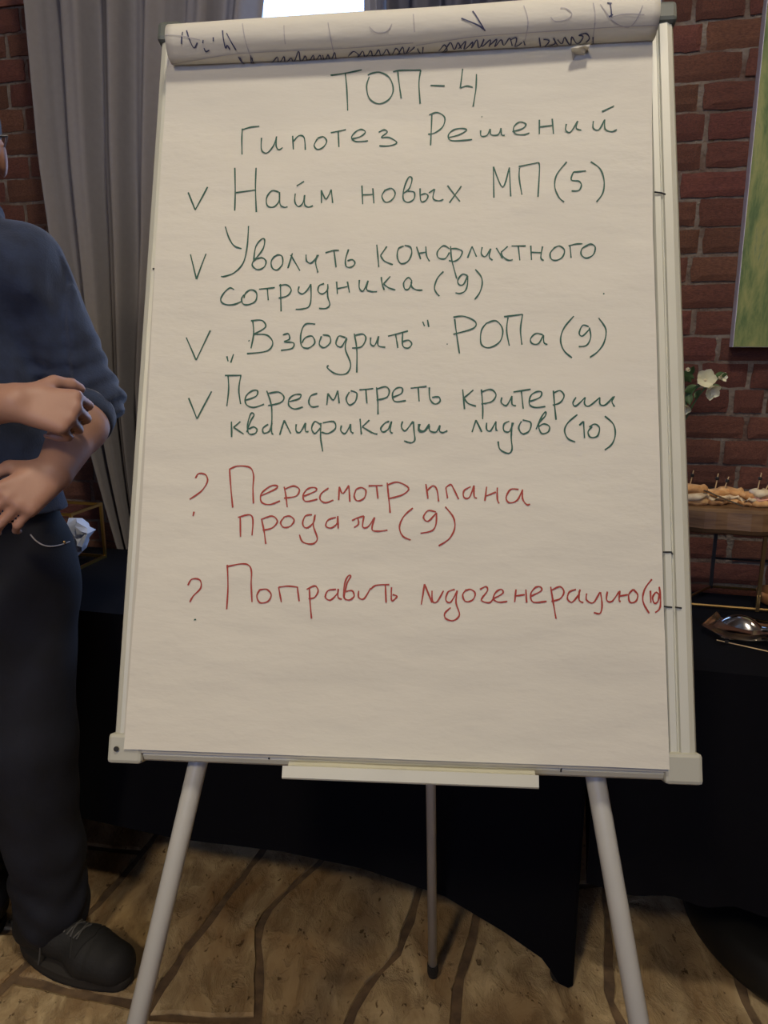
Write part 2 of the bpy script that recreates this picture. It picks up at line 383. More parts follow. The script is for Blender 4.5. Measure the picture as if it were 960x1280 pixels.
# ------------------------------------------------------------ floor of irregular flagstones
floor = MB().box(((pl.x+pr.x)/2, (fy+3.4)/2, -.0275), (pr.x-pl.x+.2, 3.4-fy, .04)).build('floor', M['grout'], kind='structure')
ys = [-3.3, 1.0, 1.273, 1.37, 1.441, 1.481, 1.522, 1.575, 1.596, 1.688, 1.764, 3.3]
cols = [([-3.4, 3.3], [-3.05, -3.05]), ([-3.4, 3.3], [-2.55, -2.4]), ([-3.4, 3.3], [-2.1, -1.95]), ([-3.4, 1, 3.3], [-1.7, -1.62, -1.3]), ([-3.4, 1, 1.6, 3.3], [-1.3, -1.25, -1.15, -.8]),
        ([-3.4, 1.0, 1.40, 1.6, 3.3], [-.98, -.92, -.80, -.70, -.3]),
        ([-3.4, 1.0, 1.328, 1.441, 1.575, 1.764, 3.3], [-.62, -.56, -.483, -.454, -.408, -.343, .1]),
        ([-3.4, 1.0, 1.273, 1.441, 1.522, 1.596, 1.688, 1.764, 3.3], [-.30, -.22, -.256, -.276, -.296, -.277, -.221, -.169, .35]),
        ([-3.4, 1.0, 1.28, 1.38, 1.462, 1.7, 3.3], [-.10, -.13, -.073, -.03, .036, .10, .56]),
        ([-3.4, 1.0, 1.273, 1.37, 1.481, 3.3], [.14, .12, .14, .157, .195, .72]),
        ([-3.4, 1.0, 1.33, 3.3], [.5, .52, .47, 1.0]),
        ([-3.4, 1.0, 1.273, 1.33, 3.3], [.82, .78, .756, .75, 1.3]), ([-3.4, 3.3], [1.2, 1.6]), ([-3.4, 3.3], [1.65, 2.0]), ([-3.4, 3.3], [2.1, 2.4]), ([-3.4, 3.3], [2.6, 2.8]), ([-3.4, 3.3], [3.05, 3.1])]
tr_fix = {5: [(1.385, 1.318)], 6: [(1.292, 1.282)], 7: [], 8: []}
def xl(i, y): return float(np.interp(y, cols[i][0], cols[i][1]))
ns = 0; rest = MB(); rr_ = random.Random(3)
for i in range(len(cols)-1):
    cuts = [(-3.3, -3.3)]
    fx = tr_fix.get(i, [])
    y = -3.3 + rr_.uniform(.2, .5)
    while y < 3.2:
        if not (5 <= i <= 10 and 1.24 < y < 1.86 and not (i == 9 and y > 1.6)) and all(abs(y-f[0]) > .26 for f in fx): cuts.append((y, y + rr_.uniform(-.06, .06)))
        y += rr_.uniform(.30, .52)
    cuts += fx; cuts.append((3.3, 3.3)); cuts.sort()
    for (a0, a1), (b0, b1) in zip(cuts[:-1], cuts[1:]):
        g = .010; outl = []
        n = max(2, int((b0-a0)/.05))
        lf = [(xl(i, a0+g+(b0-a0-2*g)*k/n)+g, a0+g+(b0-a0-2*g)*k/n) for k in range(n+1)]
        rt = [(xl(i+1, a1+g+(b1-a1-2*g)*k/n)-g, a1+g+(b1-a1-2*g)*k/n) for k in range(n+1)]
        if min(rt[0][0]-lf[0][0], rt[-1][0]-lf[-1][0]) < .03: continue
        def cross(p, q, m=5): return [(p[0]+(q[0]-p[0])*k/m, p[1]+(q[1]-p[1])*k/m) for k in range(1, m)]
        loop = lf[::-1] + cross(lf[0], rt[0]) + rt + cross(rt[-1], lf[-1])
        loop = [(x+rr_.uniform(-.004, .004), y+rr_.uniform(-.004, .004)) for x, y in loop]
        cx = sum(p[0] for p in loop)/len(loop); cy = sum(p[1] for p in loop)/len(loop)
        m_ = len(loop); dz = rr_.uniform(-.002, 0)
        ins = lambda p: (p[0]+(cx-p[0])*.02, p[1]+(cy-p[1])*.02)
        vs = [(x, y, -.013) for x, y in loop] + [(x, y, -.003+dz) for x, y in loop] + [(*ins(p), dz) for p in loop]
        fs = [[k, (k+1) % m_, m_+(k+1) % m_, m_+k] for k in range(m_)] + [[m_+k, m_+(k+1) % m_, 2*m_+(k+1) % m_, 2*m_+k] for k in range(m_)] + [[2*m_+k for k in range(m_)]]
        if -1.7 < cx < 1.8 and .2 < cy < 2.2: obj('floor_stone', vs, fs, M['stone'], floor); ns += 1
        else: rest.add(vs, fs)
rest.build('floor_stone', M['stone'], floor, kind='stuff')

# ------------------------------------------------------------ curtains
def curtain(name, XL, XR, zs, c, folds, amp, m, label, ph=0, nu=180):
    def pos(a, b):
        z = zs[0] + (zs[-1]-zs[0])*b
        l = np.interp(z, zs, XL); r = np.interp(z, zs, XR)
        aa = a + .012*math.sin(a*17+2*b)
        s = l + (r-l)*aa
        f = math.sin(2*math.pi*folds*aa + ph + .5*math.sin(3*aa+1.5*b))
        f = math.copysign(abs(f)**.75, f) + .25*math.sin(2*math.pi*folds*2.3*aa+b*2)
        return WP(s, z, c + amp*f)
    q = MB().grid(pos, nu, 40)
    o = q.build(name, m, smooth=True, loc=WP((XL[0]+XR[0])/2, zs[0], c)); md = o.modifiers.new('t', 'SOLIDIFY'); md.thickness = .003
    return tag(o, label, 'curtain')
def sC(px, py, c=.13):
    d = ray(px, py); o = WP(0, 0, c); p = CO + d*((o-CO).dot(NW)/d.dot(NW)); return (p-o).dot(TW), p.z
left_edge = [sC(*q) for q in ((157, 690), (137, 620), (122, 567), (101, 480), (72, 302), (57, 200), (38, 0))]
zs = [.45] + [p[1] for p in left_edge] + [2.78]
XL = [left_edge[0][0]+.10] + [p[0] for p in left_edge] + [left_edge[-1][0]-.06]
re_ = [sC(*q) for q in ((215, 690), (222, 620), (232, 567), (245, 480), (285, 302), (300, 200), (331, 0))]
XR = [re_[0][0]+.02] + [p[0] for p in re_] + [re_[-1][0]+.03]
XR = [float(np.interp(z, [.45] + [p[1] for p in re_] + [2.78], XR)) for z in zs]
curtain('curtain', XL, XR, zs, .13, 5.6, .034, M['curtain'], 'tall grey curtain gathered towards its foot, left of the flipchart', .6)
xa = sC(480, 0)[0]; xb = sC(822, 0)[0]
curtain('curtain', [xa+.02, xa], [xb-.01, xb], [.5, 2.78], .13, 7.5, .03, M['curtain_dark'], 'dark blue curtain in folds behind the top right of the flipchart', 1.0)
xa = sC(456, 0, .05)[0]; xb = sC(484, 0, .05)[0]
curtain('curtain', [xa, xa], [xb, xb], [.5, 2.78], .05, 1.5, .012, M['curtain'], 'narrow strip of pale blue-lit curtain at the bright window edge', 0, 40)

# ------------------------------------------------------------ painting on the wall
ps = sC(948, 0, .0)[0]; s0 = sC(952, 5, .057)[0]-.006
pz0 = sC(918, 434, .057)[1]
s0b = sC(921, 430, .057)[0]
s0 = (s0b + sC(954, 5, .057)[0])/2
pw, ph_ = .62, 1.05
pt = thing('painting', WP(s0+pw/2, pz0, .02), 'green and ochre abstract canvas hanging on the brick wall', 'painting')
MB().box(WP(s0+pw/2, pz0+ph_/2, .030), (pw, .048, ph_), RW).build('canvas_edge', M['canvas_side'], pt, label='pale lilac white canvas side')
MB().box(WP(s0+pw/2, pz0+ph_/2, .0556), (pw-.002, .003, ph_-.002), RW).build('painted_face', M['painting'], pt)

# ------------------------------------------------------------ tables under black cloth
TCF, TCB = 1.452, 1.935      # front and back lines Y = c - .25 X
TFR = Matrix((TW, NW, Vector((0, 0, 1)))).transposed()
def TP(s, d, z): return Vector((0, TCF, 0)) + TW*s - NW*d + Vector((0, 0, z))    # d = back from the front line
TD = (TCB-TCF)*math.cos(PHI)
s_foot = (onz(716, 1243)-Vector((0, TCF, 0))).dot(TW)
def covered_table(s0, s1, hem, label, feet=True):
    t = thing('covered_table', TP((s0+s1)/2, TD/2, 0), label, 'table')
    q = MB(); L_ = s1-s0
    q.grid(lambda a, b: TP(s0+L_*a, TD*b, .75+.0008*math.sin(30*a)*math.sin(9*b)), 30, 8)
    q.build('cloth_top', M['cloth'], t, True)
    q = MB(); n = 160; per = []
    def rim(a):  # a along the perimeter 0..1
        Lp = 2*(L_+TD); x = a*Lp
        if x < L_: return (s0+x, 0, x/L_)
        x -= L_
        if x < TD: return (s1, x, x/TD)
        x -= TD
        if x < L_: return (s1-x, TD, x/L_)
        x -= L_
        return (s0, TD-x, min(1, x/TD))
    def skirt(a, b):
        s, d, tt = rim(min(a, 1))
        e = min(tt, 1-tt)*(L_ if (d in (0, TD)) else TD)
        z1 = hem(e); z = .75 + (z1-.75)*b
        cx_, cy_ = (s0+s1)/2, TD/2
        pin = .0 if not feet else .05*math.sin(math.pi*b)*min(1, e/.25)
        dir_ = 1 if d == 0 else -1
        fold = 0 if feet else .008*b*math.sin(s*38+2*math.sin(s*9))
        if d in (0, TD): return TP(s, d+dir_*(pin+fold) - (0 if feet else dir_*.012*b), z)
        return TP(s + (pin*.15 if s == s0 else -pin*.15), d, z)
    q.grid(skirt, 240, 16); q.build('cloth_skirt', M['cloth'], t, True)
    for a in ((s0+.03, s1-.03) if feet else (s0+.3, s1-.1)):
        for d in ((.03, TD-.03) if feet else (TD-.10,)):
            MB().lathe(TP(a, d, 0), [(.017, 0), (.02, .01), (.02, .05), (.016, .055), (.016, .735)], 12).build('leg', M['rubber'], t)
    return t
hp = [(onwall(x, y, TCF)-Vector((0, TCF, 0))) for x, y in ((715, 1243), (702, 1230), (680, 1200), (630, 1165), (555, 1120), (450, 1085), (350, 1064), (250, 1052))]
he = [(s_foot - p.dot(TW), p.z) for p in hp]
def hem1(e): return float(np.interp(e, [0, .018] + [max(.03, x[0]) for x in he[1:]] + [.95], [.004, .006] + [max(.01, x[1]) for x in he[1:]] + [.205]))
print('hem', he)
covered_table(s_foot-1.83, s_foot, hem1, 'long table in a black stretch cover with a pointed cloth foot, behind the easel')
covered_table(s_foot+.012, s_foot+1.8, lambda e: .27, 'table under a hanging black cloth, carrying the snacks at right', feet=False)

# low round black cushion at the right edge
q = MB().lathe((1.05, 1.52, 0), [(.0, .0), (.325, .002), (.338, .02), (.338, .07), (.32, .095), (.2, .108), (0, .11)], 64)
tag(q.build('floor_cushion', M['black'], smooth=True, loc=(1.05, 1.52, 0)), 'low round black pad on the stone floor in the bottom right corner', 'cushion')

# ------------------------------------------------------------ the flipchart easel
easel = thing('flipchart_easel', (0.03, 1.0, 0), 'grey framed flipchart easel on three tubular legs', 'easel')
MB().box(B(0, 0, -.006), (BW-.02, .012, BH-.02), RB).build('whiteboard_panel', M['board'], easel)
# rail cross-section: x outwards (0 inner .. .036 outer), y towards the viewer
RP = [(0, -.012), (0, .003), (.003, .0075), (.010, .0085), (.0115, .0065), (.0128, .0065), (.0143, .0105), (.024, .0115), (.031, .008), (.0345, .001), (.0345, -.009), (.031, -.014)]
def rail(side):
    q = MB()
    if side in 'LR':
        sg = -1 if side == 'L' else 1
        q.prism(RP, -BH/2+.02, BH/2-.02, lambda t, x, y: B(sg*(BW/2-.0345+x), t, y))
    else:
        q.prism([(x*.75, y*.9) for x, y in RP], -BW/2+.03, BW/2-.03, lambda t, x, y: B(t, -BH/2+.026-x, y) if side == 'B' else B(t, BH/2-.026+x, y))
    return q.build('frame_rail', M['rail'], easel)
rails = {s: rail(s) for s in 'LRBT'}
for sx, sz in ((-1, 1), (1, 1), (-1, -1), (1, -1)):
    top = sz > 0
    q = MB()
    if top: q.box(B(sx*(BW/2-.015), BH/2-.013, -.001), (.036, .034, .030), RB, bev=.006)
    else: q.box(B(sx*(BW/2-.019), -BH/2+.0155, 0), (.044, .032, .036), RB, bev=.0045)
    cp = q.build('corner_cap', M['cap_dark'] if top else M['cap_pale'], easel, label='dark grey plastic corner' if top else 'pale grey plastic corner')
    if not top and sx < 0:
        MB().lathe(B(sx*(BW/2-.0095), -BH/2+.0155, .0182), [(0, 0), (.0032, 0), (.0032, .0008), (0, .0008)], 14, axis=BM @ Vector((0, -1, 0))).build('hole_shade_disc', M['rubber'], cp)  # black disc standing in for the dark hole in the cap, no real recess
# short black pen marks on the rails
def mark(pts, wf, parent, name='pen_mark'):
    MB().tube([B(*onboard(x, y, wf), wf) for x, y in pts], .0011, 6).build(name, M['mark'], parent)
for p in (((818, 240), (826, 241), (832, 243)),): mark(p, .0105, rails['R'])
mark(((829, 690), (839, 690), (841, 693)), .009, rails['R']); mark(((830, 758), (840, 759)), .009, rails['R']); mark(((844, 759), (852, 760)), .0125, rails['R'])
mark(((191, 336), (197, 336)), .0125, rails['L'])
for p in (((246, 938), (244, 943)), ((292, 940), (291, 943)), ((337, 943), (336, 949)), ((702, 957), (701, 965))): mark(p, .0108, rails['B'])
# clamp bar under the rolled pages
MB().box(B(0, .462, .016), (.60, .012, .03), RB, bev=.003).build('clamp_bar', M['cap_dark'], easel)
# pen tray
u0, v0 = onboard(357, 962, .03); u1, _ = onboard(671, 968, .03)
tp = [(-.010, .002), (-.014, .006), (-.016, .012), (-.016, .034), (-.010, .036), (-.009, .040), (-.022, .042), (-.024, .040), (-.024, .002)]
tp = [(x, y) for x, y in tp]
q = MB().prism(tp, u0, u1, lambda t, x, y: B(t, -BH/2+.018+x, y+.009))
q.build('pen_tray', M['rail'], easel)
# legs
def leg_pts(uv0, uv1, back, vtop):
    (a, b), (c, d) = uv0, uv1; sl = (c-a)/(d-b)
    vf = -(BO.z)/BM.col[2].z
    f = lambda v: B(a+(v-b)*sl, v, -back)
    # where it meets the floor
    vlo = vf
    for _ in range(20):
        p = f(vlo); vlo -= p.z/BM.col[2].z
    return f(vtop), f(vlo)
for a, b in ((onboard(248, 952, -.03), onboard(172, 1275, -.03)), (onboard(745, 975, -.03), onboard(798, 1275, -.03))):
    p, q_ = leg_pts(a, b, .03, .25)
    d = (p-q_).normalized()
    lg = MB().tube([q_+d*.03, p], .0122, 20).build('leg', M['tube'], easel, True)
    MB().tube([q_+Vector((0, 0, .002)), q_+d*.045], .0145, 16).build('rubber_foot', M['rubber'], lg)
rf = onz(541, 1219, .008); tpk = B(.02, .34, -.035)
d = (tpk-rf).normalized()
lg = MB().tube([rf+d*.03, tpk], .0097, 18).build('leg', M['tube'], easel, True)
MB().tube([rf, rf+d*.012, rf+d*.034], [.0095, .012, .0118], 16).build('rubber_foot', M['rubber'], lg)
MB().box(B(0, .27, -.028), (.30, .03, .05), RB, bev=.004).build('leg_bracket', M['cap_dark'], easel)

# ------------------------------------------------------------ the paper pad
pad = thing('paper_pad', B(0, .45, .012), 'white paper flipchart pad with green and red handwriting hanging on the easel', 'paper pad')
PV1 = .468; PV0 = -.4925; PW = .0185
_R = [onboard(x, y, PW) for x, y in ((814, 62), (814.5, 150), (816.5, 300), (821, 437), (826.5, 640), (831, 800), (836, 963))][::-1]
_L = [onboard(x, y, PW) for x, y in ((210, 90), (201, 200), (187.5, 450), (173.5, 700), (160.5, 860), (154.8, 935))][::-1]
_r0, _r1, _l0, _l1 = _R[-1], _R[0], _L[-1], _L[0]
PV0 = (_r1[1]+_l1[1])/2
def pr_edge(v): return float(np.interp(v, [p[1] for p in _R], [p[0] for p in _R]))
def pl_edge(v): return float(np.interp(v, [p[1] for p in _L], [p[0] for p in _L]))
print('sheet', _r0, _r1, _l0, _l1)
def disp(u, v):
    n = noise.noise(Vector((u*5, v*14, 1.3)))*.0016 + noise.noise(Vector((u*11, v*30, 7.3)))*.0007
    n += .0022*max(0, noise.noise(Vector((u*2.2, v*3, 4.1))))
    # lifted lower right corner with a crease
    k = (u-.255) + (-.36-v)*.25
    if v < -.33 and k > 0: n += .10*k*k*3
    # the sheet comes down from the clamp with a soft swell
    n += .006*math.exp(-((v-.43)/.05)**2)
    e = max(0, (u-.27))*.02; n += e*math.sin(v*14+1)*.5
    return n
def sheet(u, v, off=0): return B(u, v, PW + disp(u, v) + off)
q = MB().grid(lambda a, b: sheet(pl_edge(PV0+(PV1-PV0)*b) + (pr_edge(PV0+(PV1-PV0)*b)-pl_edge(PV0+(PV1-PV0)*b))*a, PV0+(PV1-PV0)*b), 130, 190)
sh = q.build('front_sheet', M['paper'], pad, True)
for k, (dl, dr, db) in enumerate(((.002, -.001, -.0015), (-.0012, .0015, -.003), (.003, -.002, -.0042))):
    q = MB().box(B((dl+dr)/2+(_r0[0]+_l0[0])/2-.004, (PV1+PV0+db)/2, .0035+.0045*k), (_r0[0]-_l0[0]-.002, .0038, PV1-PV0+abs(db)), RB)
    q.build('under_sheets', M['paper_edge'], pad)
# handwriting: strokes measured on the photograph and laid on the sheet
Tx = []
def W_(x0, y0, s, txt):
    out = []
    for st in txt.strip().split(';'):
        nums = [float(n) for n in st.replace(',', ' ').split()]
        if nums: out.append([(x0+nums[i]/s, y0+nums[i+1]/s) for i in range(0, len(nums)-1, 2)])
    return out
def ink(name, strokes, m, wdt=.0019, parent=None, surf=None, label=None):
    q = MB()
    for st in strokes:
        if surf is None: pts = [onboard(x, y, PW+.001) for x, y in st]
        else: pts = [surf(x, y) for x, y in st]
        sm = catmull(pts, 5) if len(pts) > 2 else [np.array(pts[0]), np.array(pts[-1])]
        if len(sm) == 2: sm = [sm[0]+(sm[1]-sm[0])*k/4 for k in range(5)]
        vs = []; n = len(sm)
        for i in range(n):
            t = sm[min(i+1, n-1)]-sm[max(i-1, 0)]; l = math.hypot(t[0], t[1]) or 1; nx, ny = -t[1]/l, t[0]/l
            ww = wdt/2*(1+.18*math.sin(i*.9+pts[0][0]*400))
            f = (lambda u, v: sheet(u, v, .0007)) if surf is None else surf.place
            vs += [f(sm[i][0]+nx*ww, sm[i][1]+ny*ww), f(sm[i][0]-nx*ww, sm[i][1]-ny*ww)]
        q.add(vs, [[2*i, 2*i+1, 2*i+3, 2*i+2] for i in range(n-1)])
    return q.build(name, m, parent or sh, label=label, kind='stuff')
c1 = (200, 0, 3); c2 = (520, 0, 2.8235); c3 = (220, 180, 3); c4 = (520, 180, 3); c5 = (220, 380, 3); c6 = (520, 380, 3); c7 = (220, 570, 3); c8 = (520, 570, 3)
d3 = (400, 80, 4.364); d4 = (280, 260, 4.8); d5 = (440, 280, 5.333); d6 = (600, 280, 5.333)
G = []
G.append(W_(*d3, '60 72 150 60 230 45;140 62 147 140 151 255;270 80 255 130 270 190 320 217 375 195 400 145 380 85 330 58 285 62 262 72;400 55 440 48 550 46;425 52 433 120 443 188;550 46 540 110 546 215;603 122 680 124;778 38 765 135;765 135 800 125 833 132;853 65 850 140 835 233'))
G.append(W_(*c1, '305 485 340 475 372 472;308 480 306 520 307 578;380 515 380 560 400 572 425 545 437 510;437 510 435 545 445 560 460 552;497 508 500 560;498 532 520 508 540 515 545 562;590 520 578 545 590 560 612 552 625 530 612 512 590 518;640 497 697 485;668 490 671 552;718 520 750 512 770 495 755 484 735 492 718 515 735 530 780 528;820 495 840 485 852 495 830 515 860 515 888 535 860 547 822 547')
 + W_(*d3, '610 275 607 360 603 445;595 275 640 262 680 290 670 340 625 375 590 382;705 400 760 385 800 360 770 350 725 360 700 390 720 418 830 412;882 286 884 290')
 + W_(*c2, '228 460 230 480 250 478 262 455;262 455 265 475 290 475 300 452;300 452 302 475 313 478;340 465 375 455 388 440 365 432 345 450 350 472 380 476 400 470;435 425 435 475;435 450 480 445;480 422 485 475;530 440 528 462 545 468 570 430;570 430 565 455 583 462;625 430 625 455 645 460 665 425;665 425 667 458 690 467 708 460;655 398 698 378'))
G.append(W_(*c3, '45 180 72 247;72 247 118 160;220 88 222 170 220 250;225 182 300 172;300 88 298 170 301 255;385 180 360 175 340 200 342 230 365 235 385 215 388 180;388 185 390 225 405 236 418 234;447 185 445 215 458 233 475 220 482 190;482 190 482 225 495 235 513 230;452 157 480 140;545 220 545 172;545 172 562 205 582 170;582 170 587 220;697 155 700 225;698 190 738 188;738 165 742 222;785 170 772 195 785 217 808 210 822 185 808 165 785 172;852 185 875 165 885 130 872 125 855 165 852 205 870 218 892 205 893 180 870 175;915 165 918 212 935 212 945 195 935 185 918 190')
 + W_(*c4, '48 182 70 168;70 168 64 203 85 212 103 207;118 155 165 215;170 157 125 220;292 202 290 85;290 85 325 162 350 88;350 88 355 198;397 192 387 130 388 90;385 85 460 70;460 70 463 95 457 200;565 68 528 115 520 160 535 200 555 218;637 102 590 106;590 106 582 135 610 140 620 155 610 175 583 177;655 68 690 95 705 140 700 185 677 217'))
G.append(W_(*c3, '55 415 77 507;77 507 113 412')
 + W_(*d4, '8 112 30 180 60 225 105 243;147 107 138 230 115 330 60 390 0 411 -18 411;178 310 190 230 225 185 243 190 235 240 200 290 178 315 170 345 200 370 240 355 252 320 230 298 195 305 175 320;305 285 283 320 290 360 320 370 350 335 348 290 320 280 295 300;383 360 410 270;400 280 455 375;492 278 495 315 520 330 550 300 560 280;567 280 548 320 563 385;608 268 650 255 690 253;660 258 672 355;747 247 728 310 735 350 765 352 785 330 770 308 740 315')
 + W_(*d5, '165 138 172 210 178 285;232 150 190 210;190 210 215 245 272 270;345 148 310 165 302 220 325 262 370 250 397 200 390 155 350 143;430 152 458 235;450 195 495 188;492 150 497 210 517 250;650 165 610 145 570 185 575 225 620 232 650 190;660 165 700 165 735 185 715 230 680 250 645 245;657 148 665 240 698 362;770 228 800 150;800 150 830 220;868 155 862 200 890 218 925 165;925 165 915 220 937 243')
 + W_(*d6, '108 160 150 230;185 150 140 190;140 190 150 215 185 242 218 240;210 147 305 147;255 150 265 245;338 145 343 243;340 190 405 192;417 150 405 225 425 245;500 155 468 195 475 235 510 243 550 220 563 175 530 147 495 160;590 147 640 133 683 132;600 148 607 227;720 140 680 165 675 205 710 227 755 205 768 155 740 133 705 145;820 465 830 466'))
G.append(W_(*d4, '60 490 35 480 0 510 -20 550 0 575 50 580 105 560;120 520 105 545 115 575 150 578 190 555 195 510 165 490 130 510 120 540;210 487 305 477;260 483 265 553;338 455 342 620;330 465 375 460 403 490 380 525 328 540;450 470 445 500 470 515 500 490 520 455;520 455 522 540 510 590 470 605 430 607;600 452 570 465 565 500 590 515 620 490 622 455;622 470 622 530 635 580 610 602 570 602;675 440 680 515;678 483 740 470;740 440 753 507;812 430 812 480 835 497 865 435;865 435 855 485 880 500 918 502')
 + W_(*d5, '195 352 200 395 215 440;255 348 210 400;210 400 245 425 290 440;400 380 375 357 345 390 350 430 375 435 395 400 397 375;393 385 400 420 430 438 470 440;610 317 570 360 550 420 560 455 583 480;770 345 735 335 705 375 715 405 745 400 770 345;770 345 770 400 755 445 720 463 690 458;822 303 860 350 868 400 850 460 818 503'))
G.append(W_(*c5, '38 125 75 210;75 210 128 98;190 195 195 215;215 187 205 220;287 60 290 110 280 165;280 62 320 60 335 85 290 112;290 112 340 115 362 145 340 175 265 185;271 135 274 137;400 115 420 110 425 130 405 140 440 145 435 165 393 173;522 75 485 75 468 110 470 155 495 165 520 145 510 120 485 125 472 145;545 120 537 150 555 163 578 145 575 120 550 115;635 125 610 120 600 150 620 160 640 125;640 130 635 170 655 225 640 260 600 262 568 240 572 230;668 110 678 170 678 257;668 118 700 112 712 130 695 160 660 165;730 125 730 150 745 155 760 120;760 120 758 155 785 162;795 120 870 100;823 112 828 140 832 165;850 108 850 155 870 165 884 150 872 135 850 140;925 65 932 82;943 58 948 85')
 + W_(*c6, '115 149 119 150;145 55 152 110 163 185;140 48 180 45 222 65 215 90 140 112;265 70 245 100 245 150 275 163 315 140 325 95 300 62 262 72;345 50 340 100 350 157;330 47 400 38;400 38 392 95 397 153;475 115 450 110 430 130 435 148 460 148 478 115;478 118 480 145 493 152;592 45 555 90 542 135 555 175 585 202;648 85 625 80 612 110 625 120 650 95;650 88 655 125 640 155 610 160;685 52 712 95 705 145 680 180 652 200'))
G.append(W_(*c5, '47 352 78 430;78 430 133 327;195 270 197 320 190 383;183 268 245 267;243 268 235 320 242 375;262 360 300 345 305 325 285 325 262 345 262 375 290 387 330 375;340 325 358 385 357 470;345 335 385 330 405 350 390 370 345 380;425 365 460 355 468 340 445 340 425 355 423 380 445 393 475 385;530 335 505 345 498 370 510 385 535 382;565 378 570 335;570 335 590 360 607 325;607 325 612 372;650 330 638 355 650 378 672 365 678 335 655 325;688 322 740 317;712 322 716 372;752 312 757 370 757 413;750 320 785 310 800 325 790 350 752 360;812 350 845 335 848 315 828 315 812 335 820 365 862 362;880 315 940 308;908 313 912 365')
 + W_(*c6, '50 312 52 355 70 375 90 365 85 348 60 350;175 320 182 395;215 322 180 352;180 352 195 372 225 383;245 320 250 380 250 432;245 330 280 320 300 340 285 365 245 375;322 350 320 370 340 380 360 345;360 345 360 375 375 382;365 330 430 320;395 328 402 393;428 365 465 350 470 330 450 330 430 345 425 375 445 388 485 385;515 325 520 385 525 435;515 335 540 325 555 345 540 370 512 380;600 350 588 372 600 382 635 350;635 350 632 375 650 382 690 350;690 350 690 375 710 378 740 347;745 345 735 365 745 385'))
G.append(W_(*c5, '207 440 208 498;240 440 215 462;215 462 253 487;265 480 278 440 292 415 280 410 268 450 272 485 295 485 303 470 290 460 272 468;345 450 325 465 328 483 350 475 358 445;358 445 358 480 364 488;388 490 405 435;405 435 430 485;450 450 450 475 465 480 485 445;485 445 485 475 497 478;540 450 520 440 508 465 520 485 540 465;550 445 590 440 598 465 570 485 545 480;543 445 542 500 550 552;620 455 618 475 635 485 655 450;655 450 655 475 665 485;690 430 695 488;725 435 698 460;698 460 735 482 755 488;800 440 785 445 768 465 775 480 795 470 808 440;808 440 803 475 812 485;850 440 845 460 860 475 888 440;890 440 893 480 895 510 880 520 855 513;915 450 912 470 930 475 950 450')
 + W_(*c6, '10 450 10 475 30 478 50 455;50 455 52 475 75 480 90 455;90 455 88 475 100 482 118 475;210 480 225 435;225 435 247 480;265 445 265 470 280 475 300 440;300 440 300 470 306 475;350 440 330 450 330 475 350 478 365 445;360 445 357 500 360 545 345 560 315 545 308 515;395 440 385 465 400 487 425 475 430 445 400 435;450 470 470 425 485 405 485 420 460 450 470 485 495 480 500 460 480 450 460 460;605 415 570 445 557 475 570 505 597 517;612 455 628 440;628 440 632 503;660 460 645 480 655 500 680 495 688 465 670 450 650 462;708 420 740 450 747 490 735 525 708 547'))
Rr = []
Rr.append(W_(*c7, '72 82 85 65 110 70 117 95 95 130 50 162;67 208 63 225;200 50 205 120 212 193;198 50 230 37 275 42 290 70 288 120 290 178;315 150 370 125 380 112 355 112 320 140 320 172 350 182 390 168;405 115 412 150 417 192;405 125 440 112 462 125 450 150 405 158;480 150 525 130 520 118 495 122 477 145 485 170 530 162;572 120 545 140 540 162 560 175 590 165;610 165 612 115;612 115 625 140 648 110;648 110 652 172;675 125 668 150 680 168 705 158 712 130 695 118 675 125;722 112 775 110;752 112 757 160;792 100 798 160 803 213;790 110 830 98 872 120 850 145 795 160')
 + W_(*c8, '37 105 45 160;40 132 62 112 78 125 85 170;112 118 118 158;112 118 130 107 142 125 160 162;205 115 180 130 180 155 200 155 218 110;218 110 218 150 228 158;265 115 258 168;262 150 300 135;305 118 305 160 312 178;385 125 355 125 338 155 350 175 380 165 400 125;400 125 400 160 415 182 428 180'))
Rr.append(W_(*c7, '240 225 242 303;232 230 275 220 288 240 285 298;320 235 330 280 337 330;318 238 360 225 380 245 360 270 325 278;405 230 392 250 405 268 430 262 443 240 425 225 402 230;510 220 485 225 475 255 490 270 515 250 522 220;522 220 515 260 530 310 510 330 475 322 463 295;600 230 570 240 562 262 580 270 602 255 607 225;607 225 608 272;660 242 680 232 705 225;682 232 684 255 668 268;705 225 700 265 720 265 745 230;745 230 735 275 760 282 793 278;888 195 855 225 838 265 850 300 880 315')
 + W_(*c8, '75 210 45 205 28 230 45 245 75 215;77 212 75 255 60 280 17 290;110 190 140 230 145 270 125 310 85 337'))
